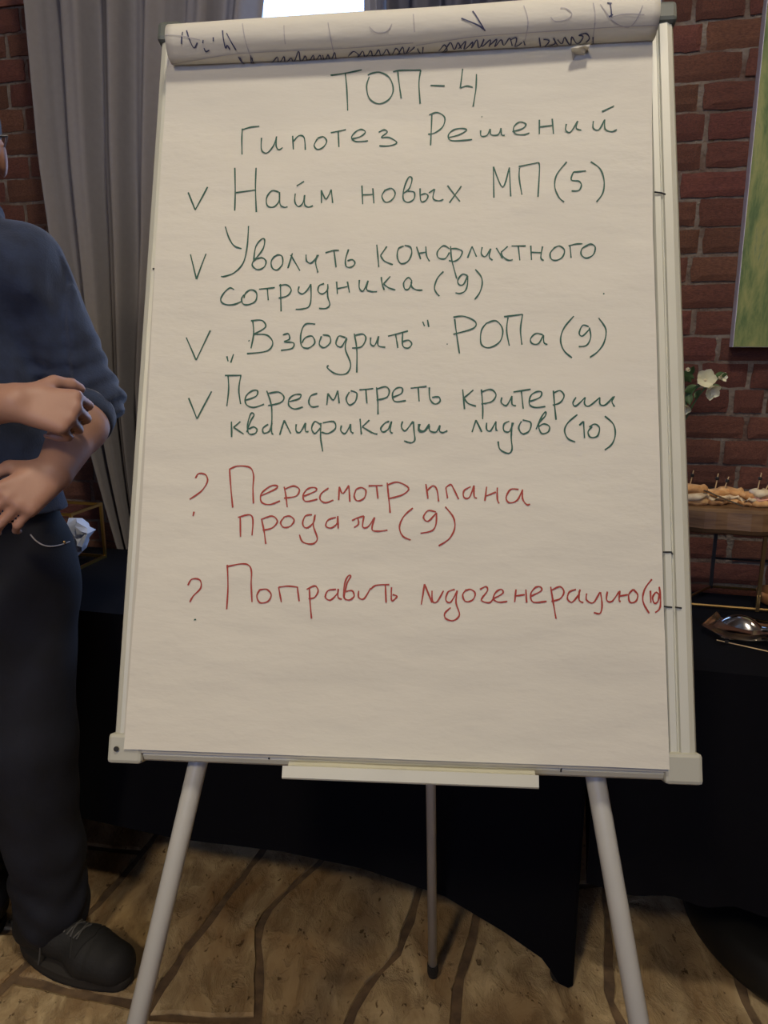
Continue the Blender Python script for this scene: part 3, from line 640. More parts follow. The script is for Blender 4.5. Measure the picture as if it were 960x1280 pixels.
Rr.append(W_(*c7, '45 485 60 462 90 465 93 495 65 525 52 548;193 408 195 490 190 575;190 415 240 405 270 408 283 430 282 480 285 548;315 500 303 525 315 550 345 545 357 520 340 500 315 502;385 492 390 520 395 548;385 492 420 488 457 492;455 490 462 545;500 495 503 550 508 610;490 500 520 487 533 505 520 530 497 535;600 500 570 505 560 530 580 540 605 515 608 498;608 498 608 530 622 537;630 530 640 480 655 452 645 450 632 480 630 530 650 540 668 525 660 505 638 508;685 505 685 530 705 535 730 495;730 500 750 485 800 482;785 485 788 550;808 492 808 540 820 537 828 525 812 520')
 + W_(*c8, '20 557 32 480;32 480 60 550;60 505 62 545 80 545 103 505;145 500 120 510 112 540 130 548 155 505;155 505 150 550 163 595 140 617 112 610 108 590 130 568;190 500 175 520 185 545 212 540 222 515 205 500 185 505;240 500 262 490 268 505 245 540 275 550 290 535;290 535 325 515 320 500 300 510 290 535 310 548 343 545;375 500 370 548;372 525 408 520;412 500 415 550;432 525 470 505 465 490 445 495 430 520 440 548 490 545;505 490 515 550 525 610;505 505 540 490 555 510 540 535 508 545;600 500 575 510 568 535 585 548 610 520 615 500;612 505 612 540 628 550;640 515 640 540 665 550 690 510;692 510 698 560 690 590 667 587;718 508 715 540 735 545 762 508;765 505 762 540 768 545;765 525 795 520;815 500 798 520 803 548 825 545 832 520 815 500;885 462 858 500 852 545 875 590;880 505 882 550;900 510 888 530 895 552 908 545 912 520 900 510;913 490 918 530 915 570 898 587'))
for g in G: ink('handwriting_line', g, M['green_ink'], label='dark green handwriting')
for g in Rr: ink('handwriting_line', g, M['red_ink'], label='red handwriting')
ink('ink_dot', W_(*c7, '71 611 72 616'), M['green_ink'], .0026)

# pages turned over the top: a forward-bulging roll
RC_V, RC_W, RR = .45625, .0385, .0262
def rollc(u):   # the roll runs slightly uphill against the board
    return RC_V + .0078*(u/.34), RR + .0018*(u/.34)
UL, UR = -.3265, .3215
def rollpt(u, a, extra=0):
    v, r = rollc(u); w = RC_W; r = r+extra + .0012*noise.noise(Vector((u*6, a*1.5, .7)))
    return B(u, v - r*math.cos(a)*1.0, w + r*math.sin(a))
# a: 0 = bottom, pi/2 = front, pi = top ; then over the board top and down behind
def rollfn(a, b, ex=0):
    u = UL + (UR-UL)*a
    if b < .62:
        t = -.75 + (math.pi*1.08+.75)*(b/.62); return rollpt(u, t, ex)
    t = (b-.62)/.38; v, r = rollc(u)
    e = Vector((0, RC_W + r*math.sin(math.pi*1.08), v - r*math.cos(math.pi*1.08)))
    if t < .3: k = t/.3; return B(u, e.z + .004*math.sin(k*math.pi) - .012*k + ex, e.y + (-.035-e.y)*k)
    k = (t-.3)/.7; return B(u, e.z-.012-.30*k, -.035-ex-.03*math.sin(k*2))
q = MB().grid(lambda a, b: rollfn(a, b), 60, 60)
roll = q.build('turned_sheets', M['paper'], pad, True, label='sheets rolled over the top, faded blue scribbles showing through')
roll.modifiers.new('t', 'SOLIDIFY').thickness = .0012
q = MB().grid(lambda a, b: rollfn(a*.99+.004, b, -.003), 30, 50); q.build('under_sheets', M['paper'], pad, True)
class Surf:
    """maps a photo pixel onto the roll (u, arc) by intersecting the view line with it"""
    def __call__(s, x, y):
        d = BM.transposed() @ ray(x, y); o = BM.transposed() @ (CO-BO)
        u = (x-480)/1000
        for _ in range(5):
            v, r = rollc(u)
            r2 = r+.0004; oy, oz = -o.y-RC_W, o.z-v; dy, dz = -d.y, d.z
            A = dy*dy+dz*dz; Bq = 2*(oy*dy+oz*dz); Cq = oy*oy+oz*oz-r2*r2; D = Bq*Bq-4*A*Cq
            t = (-Bq-math.sqrt(max(0, D)))/(2*A); u = o.x+d.x*t
        a = math.atan2(oy+dy*t, -(oz+dz*t)); return (u, a*RR)
    def place(s, u, al): return rollpt(u, al/RR, .0009)
surf = Surf()
blue = W_(*c1, '295 212 315 242;300 214 318 240;340 207 345 238 360 248;345 215 352 243;415 235 440 212 445 233 465 210 470 232 492 215 500 232 520 190 528 228 545 208 555 230 575 205 580 228 600 205 605 226;610 205 618 225 630 203 640 222 655 195 660 220;705 210 725 192 745 205 738 215 760 190 770 212 790 188 800 210 820 185 830 208 850 183 862 206;870 205 885 180 900 200 890 205 910 175 918 203 935 175 925 200 955 175;85 120 80 165;100 115 125 178 140 160;162 150 160 162;165 180 172 193 185 188;200 140 200 155;235 115 245 178 252 170 262 185;250 125 285 187')
blue += W_(*c2, '5 170 20 190 25 165;80 180 100 158 110 178 90 188 120 150 135 175 148 150 160 172;150 172 175 145 170 175 200 148 195 170 215 140 222 170 240 138 232 165 262 140 258 165;260 160 285 138 278 165 300 140 310 160 330 135 340 162;335 140 355 135 350 165 375 150;380 145 385 160;435 133 440 165;450 140 470 145 455 165 490 155 485 135 500 160;500 140 515 155 525 132 545 160 550 130 570 155 590 130 575 125 600 118 612 135 600 150;625 130 625 155;685 10 690 60;160 65 220 90 245 108;200 40 243 108;675 10 692 12;680 60 695 52')
pale = W_(*c1, '310 90 320 150 340 210;465 95 470 165;630 85 640 140 655 205;20 130 80 135 150 150;785 100 810 122 850 118 870 90;950 55 955 120;40 240 250 205 500 190;500 190 700 180 950 160')
pale += W_(*c2, '0 160 200 130 400 115 700 95 850 88;380 20 395 75 385 140;475 60 490 75 530 70 550 50 530 30 510 28;625 10 632 60 620 150;650 15 690 70 740 95 770 80 800 20;690 60 740 50 805 52')
ink('scribble_line', blue, M['blue_ink'], .0017, roll, surf)
ink('scribble_line', pale, M['pale_ink'], .0011, roll, surf)
# small torn scrap peeping from under the roll
def scr(x, y, wf): return B(*onboard(x, y, wf), wf)
q = MB()
top_ = [(714, 63), (722, 60), (730, 60), (737, 58)]; bot_ = [(716, 75), (722, 71), (731, 68), (735, 64)]
vs = [scr(x, y-3, .045) for x, y in top_] + [scr(x, y, .038+.006*(i % 2)) for i, (x, y) in enumerate(top_)] + [scr(x, y, .027-.006*(i % 2)) for i, (x, y) in enumerate(bot_)]
q.add(vs, [[r*4+i, r*4+i+1, r*4+i+5, r*4+i+4] for r in range(2) for i in range(3)])
q.build('torn_scrap', M['paper'], pad, label='small torn paper curl under the rolled sheets')

# ------------------------------------------------------------ the person (smooth solids turned into one continuous skin)
class Field:
    def __init__(s, lo, hi, h):
        s.lo = np.array(lo, float); s.h = h; s.n = np.ceil((np.array(hi)-s.lo)/h).astype(int)+1
        s.D = np.full(s.n, 1.0, np.float32)
        s.ax = [s.lo[i]+h*np.arange(s.n[i]) for i in range(3)]
    def _sub(s, a, b, m):
        i0 = np.clip(np.floor((np.minimum(a, b)-m-s.lo)/s.h).astype(int), 0, s.n); i1 = np.clip(np.ceil((np.maximum(a, b)+m-s.lo)/s.h).astype(int)+1, 0, s.n)
        sl = tuple(slice(i0[k], i1[k]) for k in range(3))
        g = np.meshgrid(*[s.ax[k][sl[k]] for k in range(3)], indexing='ij'); return sl, g
    def _mix(s, sl, d, k):
        a = s.D[sl]
        if k <= 0: s.D[sl] = np.minimum(a, d); return
        h = np.clip(.5+.5*(a-d)/k, 0, 1); s.D[sl] = a*(1-h)+d*h-k*h*(1-h)
    def cap(s, a, b, ra, rb, k=.02, sy=1.0):
        """tapered capsule; sy > 1 flattens it front to back"""
        a = np.array(a, float); b = np.array(b, float); m = max(ra, rb)+k+.02
        sl, (X, Y, Z) = s._sub(a, b, m)
        if X.size == 0: return s
        d = b-a; d2 = d.copy(); d2[1] *= sy; L = (d2**2).sum()+1e-9
        px, py, pz = X-a[0], (Y-a[1])*sy, Z-a[2]
        t = np.clip((px*d2[0]+py*d2[1]+pz*d2[2])/L, 0, 1)
        q = np.sqrt((px-t*d2[0])**2+(py-t*d2[1])**2+(pz-t*d2[2])**2)-(ra+(rb-ra)*t)
        s._mix(sl, (q/ (sy if sy > 1 else 1)**.5).astype(np.float32), k); return s
    def ell(s, c, r, k=.02, R=None):
        c = np.array(c, float); r = np.array(r, float); m = r.max()+k+.02
        sl, (X, Y, Z) = s._sub(c, c, m); p = np.stack([X-c[0], Y-c[1], Z-c[2]], -1)
        if R is not None: p = p @ np.array(R)
        k0 = np.sqrt(((p/r)**2).sum(-1)); k1 = np.sqrt(((p/r**2)**2).sum(-1))+1e-9
        s._mix(sl, (k0*(k0-1)/k1).astype(np.float32), k); return s
    def mesh(s):
        D = s.D; ins = D < 0
        c = [ins[i:i+D.shape[0]-1 or None, :, :] for i in (0, 1)]
        nx, ny, nz = [q-1 for q in D.shape]
        cnt = np.zeros((nx, ny, nz), np.int8)
        for i in (0, 1):
            for j in (0, 1):
                for k in (0, 1): cnt += ins[i:i+nx, j:j+ny, k:k+nz]
        act = (cnt > 0) & (cnt < 8); idx = -np.ones(act.shape, np.int64); A = np.argwhere(act); idx[act] = np.arange(len(A))
        acc = np.zeros((len(A), 3)); num = np.zeros(len(A))
        for ax in range(3):
            for u in (0, 1):
                for v in (0, 1):
                    o = [0, 0, 0]; oo = [k for k in range(3) if k != ax]; o[oo[0]] = u; o[oo[1]] = v
                    p0 = A+o; p1 = p0.copy(); p1[:, ax] += 1
                    d0 = D[tuple(p0.T)].astype(float); d1 = D[tuple(p1.T)].astype(float); cr = (d0 < 0) != (d1 < 0)
                    t = d0/(d0-d1+1e-12*(d0 == d1)); q = np.array(o, float)*np.ones((len(A), 1)); q[:, ax] += t
                    acc[cr] += q[cr]; num[cr] += 1
        V = (A+acc/num[:, None])*s.h+s.lo
        F = []
        for ax in range(3):
            oo = [k for k in range(3) if k != ax]
            a = np.argwhere(np.diff(ins.astype(np.int8), axis=ax) != 0)
            a = a[(a[:, oo[0]] > 0) & (a[:, oo[1]] > 0) & (a[:, oo[0]] < D.shape[oo[0]]-1) & (a[:, oo[1]] < D.shape[oo[1]]-1)]
            def cell(du, dv): q = a.copy(); q[:, oo[0]] -= du; q[:, oo[1]] -= dv; return idx[tuple(q.T)]
            f = np.stack([cell(0, 0), cell(1, 0), cell(1, 1), cell(0, 1)], -1)
            s0 = ins[tuple(a.T)]; flip = s0 if ax != 1 else ~s0
            f[flip] = f[flip][:, ::-1]; F.append(f)
        F = np.concatenate(F); F = F[(F >= 0).all(1)]
        return V, F
    def build(s, name, m, parent, **k):
        V, F = s.mesh(); me = bpy.data.meshes.new(name); off = np.array(base(parent))
        me.vertices.add(len(V)); me.vertices.foreach_set('co', (V-off).ravel())
        me.loops.add(F.size); me.loops.foreach_set('vertex_index', F.ravel().astype(np.int32))
        me.polygons.add(len(F)); me.polygons.foreach_set('loop_start', np.arange(0, F.size, 4, dtype=np.int32))
        me.polygons.foreach_set('use_smooth', np.ones(len(F), bool)); me.update(calc_edges=True); me.validate()
        me.materials.append(m); bm = bmesh.new(); bm.from_mesh(me); bmesh.ops.recalc_face_normals(bm, faces=bm.faces)
        for _ in range(1): bmesh.ops.smooth_vert(bm, verts=bm.verts, factor=.5, use_axis_x=True, use_axis_y=True, use_axis_z=True)
        bm.to_mesh(me); bm.free()
        o = bpy.data.objects.new(name, me); C.objects.link(o); o.parent = parent
        if 'label' in k: o['label'] = k['label']
        return o
from mathutils.bvhtree import BVHTree
def hitter(o):
    off = Vector(base(o)); vs = [v.co+off for v in o.data.vertices]; t = BVHTree.FromPolygons(vs, [tuple(p.vertices) for p in o.data.polygons])
    return t
def hit_px(t, x, y, lift=.001):
    h = t.ray_cast(CO, ray(x, y).normalized())
    return None if h[0] is None else h[0] - ray(x, y).normalized()*lift

YB = 1.46
tc_ = P(-58, 400, YB)                       # trunk axis
Xc = tc_.x
zsh = P(38, 322, YB).z; zhip = P(22, 715, YB).z
person = thing('person', (Xc, YB, 0), 'person in a dark blue hoodie and jeans pushing up a sleeve, left of the flipchart', 'person')
shL = P(37, 330, 1.46); elL = P(117, 499, 1.47); wrL = P(68, 590, 1.29)
shR = Vector((2*Xc-shL.x, 1.46, shL.z)); wrR = P(20, 503, 1.235); elR = P(-178, 520, 1.33)
hipL = P(24, 722, 1.47); knL = P(36, 930, 1.44); anL = P(67, 1138, 1.47)
hipR = Vector((2*Xc-hipL.x, 1.47, hipL.z)); knR = Vector((hipR.x-.03, 1.45, knL.z)); anR = Vector((hipR.x-.08, 1.50, anL.z))
hd = P(-61, 182, 1.415)                     # head centre
fdir = Vector((.50, -.86, -.06)).normalized(); fs_ = Vector((0, 0, 1)).cross(fdir).normalized()*-1; fu = fs_.cross(fdir).normalized()*1
if fu.z < 0: fu = -fu
RH = Matrix((fs_, fdir, fu)).transposed()   # columns: side, forward, up
def hp_(x, f, z): return hd + fs_*x + fdir*f + fu*z
def nparr(m): return [[m[i][j] for j in range(3)] for i in range(3)]
Fb = Field((Xc-.48, 1.02, -.01), (-.40, 1.72, hd.z+.16), .0046)
RHn = nparr(RH)
Fb.ell(hp_(0, -.012, .02), (.076, .094, .098), .0, RHn)
Fb.ell(hp_(0, .030, -.045), (.056, .058, .062), .03, RHn)          # jaw
Fb.ell(hp_(0, .072, -.088), (.022, .018, .018), .022, RHn)         # chin
Fb.cap(hp_(0, .088, .005), hp_(0, .106, -.024), .008, .012, .012)  # nose
for q in (-1, 1):
    Fb.ell(hp_(q*.078, -.01, -.012), (.009, .018, .031), .008, RHn)   # ears
    Fb.cap(hp_(q*.014, .094, .020), hp_(q*.046, .078, .022), .007, .006, .012)  # brows
    Fb.ell(hp_(q*.040, .062, -.030), (.022, .02, .022), .02, RHn)     # cheeks
Fb.cap(hp_(-.022, .086, -.056), hp_(.022, .086, -.056), .006, .006, .008)   # lips
Fb.cap(hp_(0, -.025, -.07), (Xc, 1.47, zsh+.03), .056, .062, .03)    # neck
Fb.cap((Xc, 1.47, zsh-.06), (Xc, 1.475, zhip+.12), .135, .125, .05, 1.5)
Fb.cap((Xc, 1.475, zhip+.12), (Xc, 1.475, zhip+.02), .13, .135, .05, 1.4)
Fb.cap(shL, shR, .045, .045, .05)
Fb.cap(shL, elL, .046, .041, .03); Fb.cap(shR, elR, .046, .041, .03)
def limb(a, b, r0, rm, r1):
    a = Vector(a); b = Vector(b); m_ = a.lerp(b, .38)
    Fb.cap(a, m_, r0, rm, .02); Fb.cap(m_, b, rm, r1, .02)
limb(elL, wrL, .044, .0475, .031); limb(elR, wrR, .043, .046, .030)
for hpp, kn, an in ((hipL, knL, anL), (hipR, knR, anR)):
    Fb.cap(hpp, kn, .08, .055, .04); Fb.cap(kn, (an.x, an.y, .09), .055, .036, .03)
    Fb.cap((an.x, an.y, .09), (an.x+.035, an.y-.015, .055), .032, .028, .02)
def hand(F, wr, f, n, curls, thumb, sgn=1, sc_=1.0):
    """palm, four separate bent fingers and a thumb; f forward, n towards the palm side, thumb side = sgn * n x f"""
    f = f.normalized(); n = (n-f*n.dot(f)).normalized(); s_ = n.cross(f).normalized()*sgn
    kn = []
    for k, (o, l) in enumerate(((.030, .086), (.010, .090), (-.010, .086), (-.028, .078))):
        kp = wr+f*l*sc_+s_*o*sc_-n*.004; kn.append(kp)
        F.cap(wr+s_*o*.45, kp, .0155, .0112, .012)
    F.cap(wr+f*.03+s_*.012+n*.01, wr+f*.06+s_*.018+n*.010, .015, .013, .014)
    F.cap(wr+f*.03-s_*.016+n*.008, wr+f*.07-s_*.02+n*.006, .013, .012, .014)
    for k, kp in enumerate(kn):
        L3 = ((.042, .025, .020), (.046, .029, .021), (.043, .027, .020), (.034, .020, .018))[k]; r = (.0094, .0097, .0092, .0082)[k]
        a = 0; p = kp
        for j in range(3):
            a += curls[k][j]; d = f*math.cos(a)+n*math.sin(a)+s_*((1.5-k)*.05)
            p2 = p+d.normalized()*L3[j]*sc_; F.cap(p, p2, r, r-.0008, .0035); p = p2; r -= .0009
    a0 = wr+f*.022+s_*.022; a1 = a0+(f*.5+s_*.75+n*thumb).normalized()*.040; a2 = a1+(f*.75+s_*.30+n*(thumb+.2)).normalized()*.029; a3 = a2+(f*.7+s_*.1+n*(thumb+.5)).normalized()*.020
    F.cap(a0, a1, .016, .0125, .012); F.cap(a1, a2, .0115, .0105, .004); F.cap(a2, a3, .0105, .0088, .004)
hand(Fb, wrR, Vector((.95, .12, -.22)), Vector((.05, .85, -.50)), ((1.25, 1.2, .6), (1.35, 1.25, .6), (1.4, 1.25, .6), (1.4, 1.3, .6)), .35, -1)
fl = (P(8, 634, 1.215)-wrL)
hand(Fb, wrL, fl, Vector((.15, .95, .1)), ((.55, .75, .4), (.6, .8, .45), (.65, .8, .45), (.7, .85, .5)), .35, 1)
body = Fb.build('body', M['skin'], person)
# eyes, hair, glasses
for q in (-1, 1): MB().lathe(hp_(q*.031, .071, .004), [(0, -.011), (.008, -.008), (.011, 0), (.008, .008), (0, .011)], 14).build('eye', M['eye'], person, True)
Fh = Field(hd-Vector((.15, .15, .12)), hd+Vector((.15, .15, .16)), .005)
Fh.ell(hp_(0, -.026, .040), (.083, .094, .092), 0, RHn); Fh.ell(hp_(0, -.05, -.01), (.076, .06, .07), .02, RHn); Fh.build('hair', M['hair'], person)
gl_ = MB()
for q in (-1, 1):
    ring = [hp_(q*(.034+.026*math.cos(t)), .101-.012*abs(math.cos(t)) , .002+.019*math.sin(t)) for t in np.linspace(0, 2*math.pi, 25)]
    gl_.tube(ring, .0019, 6)
    gl_.tube([hp_(q*.060, .094, .008), hp_(q*.079, .088, .012), hp_(q*.083, .03, .012), hp_(q*.083, -.02, .006), hp_(q*.08, -.035, -.01)], .002, 6)
gl_.tube([hp_(-.009, .101, .008), hp_(0, .105, .011), hp_(.009, .101, .008)], .002, 6)
gl_.build('glasses', M['lens_metal'], person, kind='stuff')
del bpy.data.objects[[o.name for o in C.objects if o.name.startswith('glasses')][0]]['kind']

# hoodie
Fo = Field((Xc-.36, 1.18, zhip-.03), (-.42, 1.74, zsh+.20), .0055)
Fo.cap((Xc, 1.46, zsh-.09), (Xc+.004, 1.465, zhip+.19), .172, .158, .0, 1.45)
Fo.cap((Xc+.004, 1.465, zhip+.19), (Xc+.005, 1.465, zhip+.075), .160, .172, .04, 1.4)
Fo.cap(shL+Vector((-.012, 0, -.004)), shR+Vector((.012, 0, -.004)), .062, .062, .07)
Fo.cap((Xc, 1.48, zsh+.015), (Xc, 1.475, zsh+.05), .085, .07, .04)
cu = elL.lerp(wrL, .10); Fo.cap(shL, elL, .060, .052, .035); Fo.cap(elL, cu, .054, .053, .014)
cuR = elR.lerp(wrR, .22); Fo.cap(shR, elR, .060, .055, .035); Fo.cap(elR, cuR, .056, .054, .014)
# hood lying round the neck
for t0_, t1_ in zip(np.linspace(0, 2*math.pi, 17)[:-1], np.linspace(0, 2*math.pi, 17)[1:]):
    g_ = lambda t: Vector((Xc+.03+.066*math.cos(t)-.016, 1.475+.070*math.sin(t)-.01, zsh+.060+.030*math.sin(t)+.008*abs(math.cos(t))))
    Fo.cap(g_(t0_), g_(t1_), .021, .021, .012)
zhem = P(40, 655, 1.36).z
X_, Y_, Z_ = np.meshgrid(*Fo.ax, indexing='ij')
Fo.D = np.maximum(Fo.D, (zhem-Z_).astype(np.float32))
Fo.D += (.004*np.exp(-((Z_-zhem-.055)/.004)**2)).astype(np.float32)
axd = np.array(elL-shL); axl = np.linalg.norm(axd); axd /= axl
al = (X_-shL.x)*axd[0]+(Y_-shL.y)*axd[1]+(Z_-shL.z)*axd[2]
side = (X_-shL.x)*axd[2]-(Z_-shL.z)*axd[0]
rad = np.sqrt(np.maximum(0, (X_-shL.x)**2+(Y_-shL.y)**2+(Z_-shL.z)**2-al**2))
wgt = np.clip((al-.12)/.14, 0, 1)*np.clip((.10-rad)/.02, 0, 1)
Fo.D += (wgt*.0042*np.sin(al*165+side*70+2.5*np.sin(Y_*40))).astype(np.float32)
tw_ = 1-np.clip((.085-rad)/.03, 0, 1)
Fo.D += (tw_*((.011)*np.sin(X_*34+4*Z_+1.5*np.sin(Z_*9)+.6)+.006*np.sin(Z_*26+X_*31+2*np.sin(X_*14)))).astype(np.float32)
Fo.D += (.002*np.sin(X_*55+Z_*31)*np.sin(Z_*43+Y_*21)).astype(np.float32)
# armhole seam
xs_ = P(58, 390, 1.36).x
seam = (X_-xs_)-.03*np.clip((Z_-(zsh-.12))*-1, 0, .1); Fo.D += ((.009*np.exp(-(seam/.010)**2)-.004*np.exp(-((seam-.018)/.010)**2))*np.clip((Z_-(zsh-.27))/.04, 0, 1)*(Y_ < 1.46)).astype(np.float32)
Fo.build('hoodie', M['hoodie'], person)
def cuff(a, b, r, name='sleeve_cuff'):
    a = Vector(a); b = Vector(b); d = (b-a).normalized(); L = .034
    MB().lathe(a, [(r-.006, -.004), (r+.001, -.002), (r+.0045, .006), (r+.004, L*.5), (r+.0045, L-.004), (r+.001, L), (r-.005, L-.001), (r-.007, L*.5)], 40, axis=d).build(name, M['hoodie'], person, True)
cuff(elL.lerp(wrL, .17), wrL, .0505); cuff(elR.lerp(wrR, .34), wrR, .0505)

# jeans
Fj = Field((Xc-.34, 1.22, .03), (-.46, 1.76, zhip+.14), .006)
Fj.cap((Xc, 1.47, zhip+.10), (Xc, 1.475, zhip+.02), .152, .166, .0, 1.35)
zc_ = anL.z
for hpp, kn, an in ((hipL, knL, anL), (hipR, knR, anR)):
    Fj.cap(hpp, kn, .108, .094, .05, 1.08); Fj.cap(kn, Vector((an.x, an.y, an.z+.02)), .094, .074, .03); Fj.cap(Vector((an.x, an.y, an.z+.02)), Vector((an.x+.004, an.y-.01, .095)), .074, .067, .02)
X_, Y_, Z_ = np.meshgrid(*Fj.ax, indexing='ij')
Fj.D += (.0035*np.sin(Z_*42+X_*36+2*np.sin(X_*22))*np.clip((.5-Z_)/.2, .25, 1)+.003*np.sin(Z_*24-X_*52+3*np.sin(Z_*6))).astype(np.float32)
kk = np.clip((.30-Z_)/.15, 0, 1); Fj.D += (kk*.0034*np.sin(Z_*78+X_*38+3*np.sin(Y_*22+X_*15))).astype(np.float32)
jeans = Fj.build('jeans', M['jeans'], person)
tj = hitter(jeans)
arc = [hit_px(tj, x, y, .0015) for x, y in catmull([(38, 668), (44, 675), (53, 681), (64, 683), (76, 681), (87, 677)], 4)]
arc = [p for p in arc if p is not None]
if len(arc) > 3: MB().tube(arc, .0013, 6).build('pocket_stitching', M['thread'], jeans, label='pale stitched pocket edge')
rv = hit_px(tj, 80, 678, .001)
if rv: MB().lathe(rv, [(0, 0), (.004, 0), (.003, .002), (0, .003)], 12, axis=(0, -1, .1)).build('rivet', M['brass'], jeans)

# shoes
def shoe(heel, toe):
    heel = Vector(heel); toe = Vector(toe); d = (toe-heel).normalized(); s_ = Vector((-d.y, d.x, 0)); L = (toe-heel).length
    lo = Vector((min(heel.x, toe.x)-.1, min(heel.y, toe.y)-.1, 0)); hi = Vector((max(heel.x, toe.x)+.1, max(heel.y, toe.y)+.1, .2))
    F = Field(lo, hi, .004); q = lambda t, x, z: heel+d*(L*t)+s_*x+Vector((0, 0, z))
    F.cap(q(.12, 0, .055), q(.34, 0, .064), .040, .042, 0); F.cap(q(.34, 0, .062), q(.66, .004, .046), .043, .044, .02)
    F.cap(q(.66, .012, .042), q(.86, .008, .038), .044, .040, .02); F.cap(q(.66, -.012, .042), q(.86, -.006, .038), .042, .038, .02)
    F.cap(q(.14, 0, .07), q(.16, 0, .125), .043, .046, .02); F.cap(q(.22, 0, .08), q(.30, 0, .118), .040, .040, .02)
    F.cap(q(.5, 0, .082), q(.33, 0, .112), .020, .026, .015)
    Z3 = np.meshgrid(*F.ax, indexing='ij')[2]
    F.D = np.maximum(F.D, (.016-Z3).astype(np.float32))
    Xs = np.meshgrid(*F.ax, indexing='ij'); al_ = (Xs[0]-heel.x)*d.x+(Xs[1]-heel.y)*d.y
    F.D += (.002*np.exp(-((al_-L*.72)/.004)**2)).astype(np.float32)
    up = F.build('shoe', M['shoe'], person)
    out = []
    for k in range(40):
        a = 2*math.pi*k/40; c_, s2 = math.cos(a), math.sin(a)
        t = .5-.5*c_; wd = .036+.012*math.sin(math.pi*min(1, t*1.1))+.006*t
        out.append((L*(.5-.49*c_), wd*math.copysign(abs(s2)**.62, s2)))
    n = 40; vs = []
    for z, e in ((0, -.004), (.004, .001), (.018, .002), (.022, -.002)):
        vs += [heel+d*(x+(e if x > L/2 else -e))+s_*(y+math.copysign(e, y))+Vector((0, 0, z)) for x, y in out]
    fs = [[r*n+k, r*n+(k+1) % n, (r+1)*n+(k+1) % n, (r+1)*n+k] for r in range(3) for k in range(n)] + [list(range(n))[::-1], [3*n+k for k in range(n)]]
    obj('sole', vs, fs, M['sole'], up, True)
    for f0, f1, w0 in ((.70, .66, .05), (.52, .62, .052)):
        pts = []
        for k in range(13):
            x = w0*(k/6-1); hq = hitter(up).ray_cast(q(f0+(f1-f0)*abs(k/6-1), x*.9, .3), Vector((0, 0, -1)))
            if hq[0] is not None and hq[0].z > .02: pts.append(hq[0])
        if len(pts) > 4: MB().tube(catmull(pts, 2), .0022, 5).build('seam', M['rubber'], up)
    t = hitter(up)
    def top(tt, x):
        p = q(tt, x, .3); h = t.ray_cast(p, Vector((0, 0, -1))); return (h[0] if h[0] else q(tt, x, .08))+Vector((0, 0, .003))
    for k in range(5):
        ta = .36+.055*k; MB().tube([top(ta, -.022), top(ta+.012, -.008), top(ta+.02, .008), top(ta+.03, .022)], .0024, 6).build('lace', M['lace'], up)
        MB().tube([top(ta, .022), top(ta+.015, .005), top(ta+.025, -.01), top(ta+.03, -.022)], .0024, 6).build('lace', M['lace'], up)
    MB().tube(catmull([top(.34, -.01), top(.36, -.035), q(.35, -.05, .05), q(.34, -.054, .026)], 4), .0022, 6).build('lace', M['lace'], up)
hl = onz(30, 1178); te = onz(164, 1232)
shoe(hl+Vector((0, -.0, 0)), te)
d_ = te-hl; shoe((anR.x+.03, 1.57, 0), (anR.x-.08, 1.29, 0))
# ------------------------------------------------------------ things on the tables
def ontab(x, y, z=.75): return onz(x, y, z)
# serving stand: thick wooden board on a box-shaped metal rack
A0 = ontab(888, 736); A1 = ontab(945, 764)      # back left foot and a front foot
u_ = TW; back = -NW
f0 = ontab(862, 751)
st_c = ontab(946, 765)
def stp(s, d, z): return Vector((st_c.x, st_c.y, .75)) + TW*s - NW*d + Vector((0, 0, z))
dpt = (A0-Vector((st_c.x, st_c.y, .75))).dot(-NW); ds = (A0-Vector((st_c.x, st_c.y, .75))).dot(TW)
dpt = max(.10, dpt)
# height of the board's underside at the front edge
def z_at(px_, py_, p): # height where the view line through (px,py) meets the vertical plane through p parallel to the wall
    d = ray(px_, py_); t = ((p-CO).dot(NW))/d.dot(NW); return (CO+d*t).z, (CO+d*t)
zb, _ = z_at(946, 668, st_c); zt, _ = z_at(946, 636, st_c)
hb = zb-.75; th = zt-zb
xl_, pl_ = z_at(836, 650, st_c); s_l = (pl_-st_c).dot(TW)
stand = thing('serving_stand', stp(.05, dpt/2, 0), 'wooden plank on a thin metal rack holding sandwiches by the brick wall', 'serving stand')
q = MB(); n = 26
def plank(a, r):
    s = s_l + (.40-s_l)*a; k = .006*math.sin(s*24)+.004*math.sin(s*61)
    prof = [(-.022+k, .004), (-.028+k, .014), (-.024+k, th-.006), (-.016+k, th), (dpt+.02, th), (dpt+.03, th*.5), (dpt+.022, 0), (-.014+k, 0)]
    d, z = prof[r % 8]; return stp(s, d, hb+z)
q.add([plank(i/n, r) for i in range(n+1) for r in range(8)], [[i*8+r, i*8+(r+1) % 8, (i+1)*8+(r+1) % 8, (i+1)*8+r] for i in range(n) for r in range(8)] + [list(range(8)), [n*8+r for r in range(8)]])
q.build('wooden_plank', M['wood'], stand)
corners = [(ds-.02 if False else s_l+.045, 0), (s_l+.045, dpt), (.0, 0), (.0+.02, dpt), (.33, 0), (.33, dpt)]
for (s, d), m_ in zip([(s_l+.03, 0), (ds, dpt), (0, 0), (.34, dpt), (.34, 0)], ['iron', 'iron', 'brass', 'iron', 'brass']):
    MB().box(stp(s, d, hb/2+.001), (.0075, .0075, hb-.002), TFR).build('rack_leg', M[m_], stand)
for a, b in (((s_l+.03, 0), (.34, 0)), ((ds, dpt), (.34, dpt)), ((s_l+.03, 0), (ds, dpt)), ((.34, 0), (.34, dpt))):
    for z in ((.004,) if a[1] == 0 else (.004,)):
        MB().tube([stp(*a, z+.002), stp(*b, z+.002)], .0035, 6).build('rack_rail', M['brass'], stand)
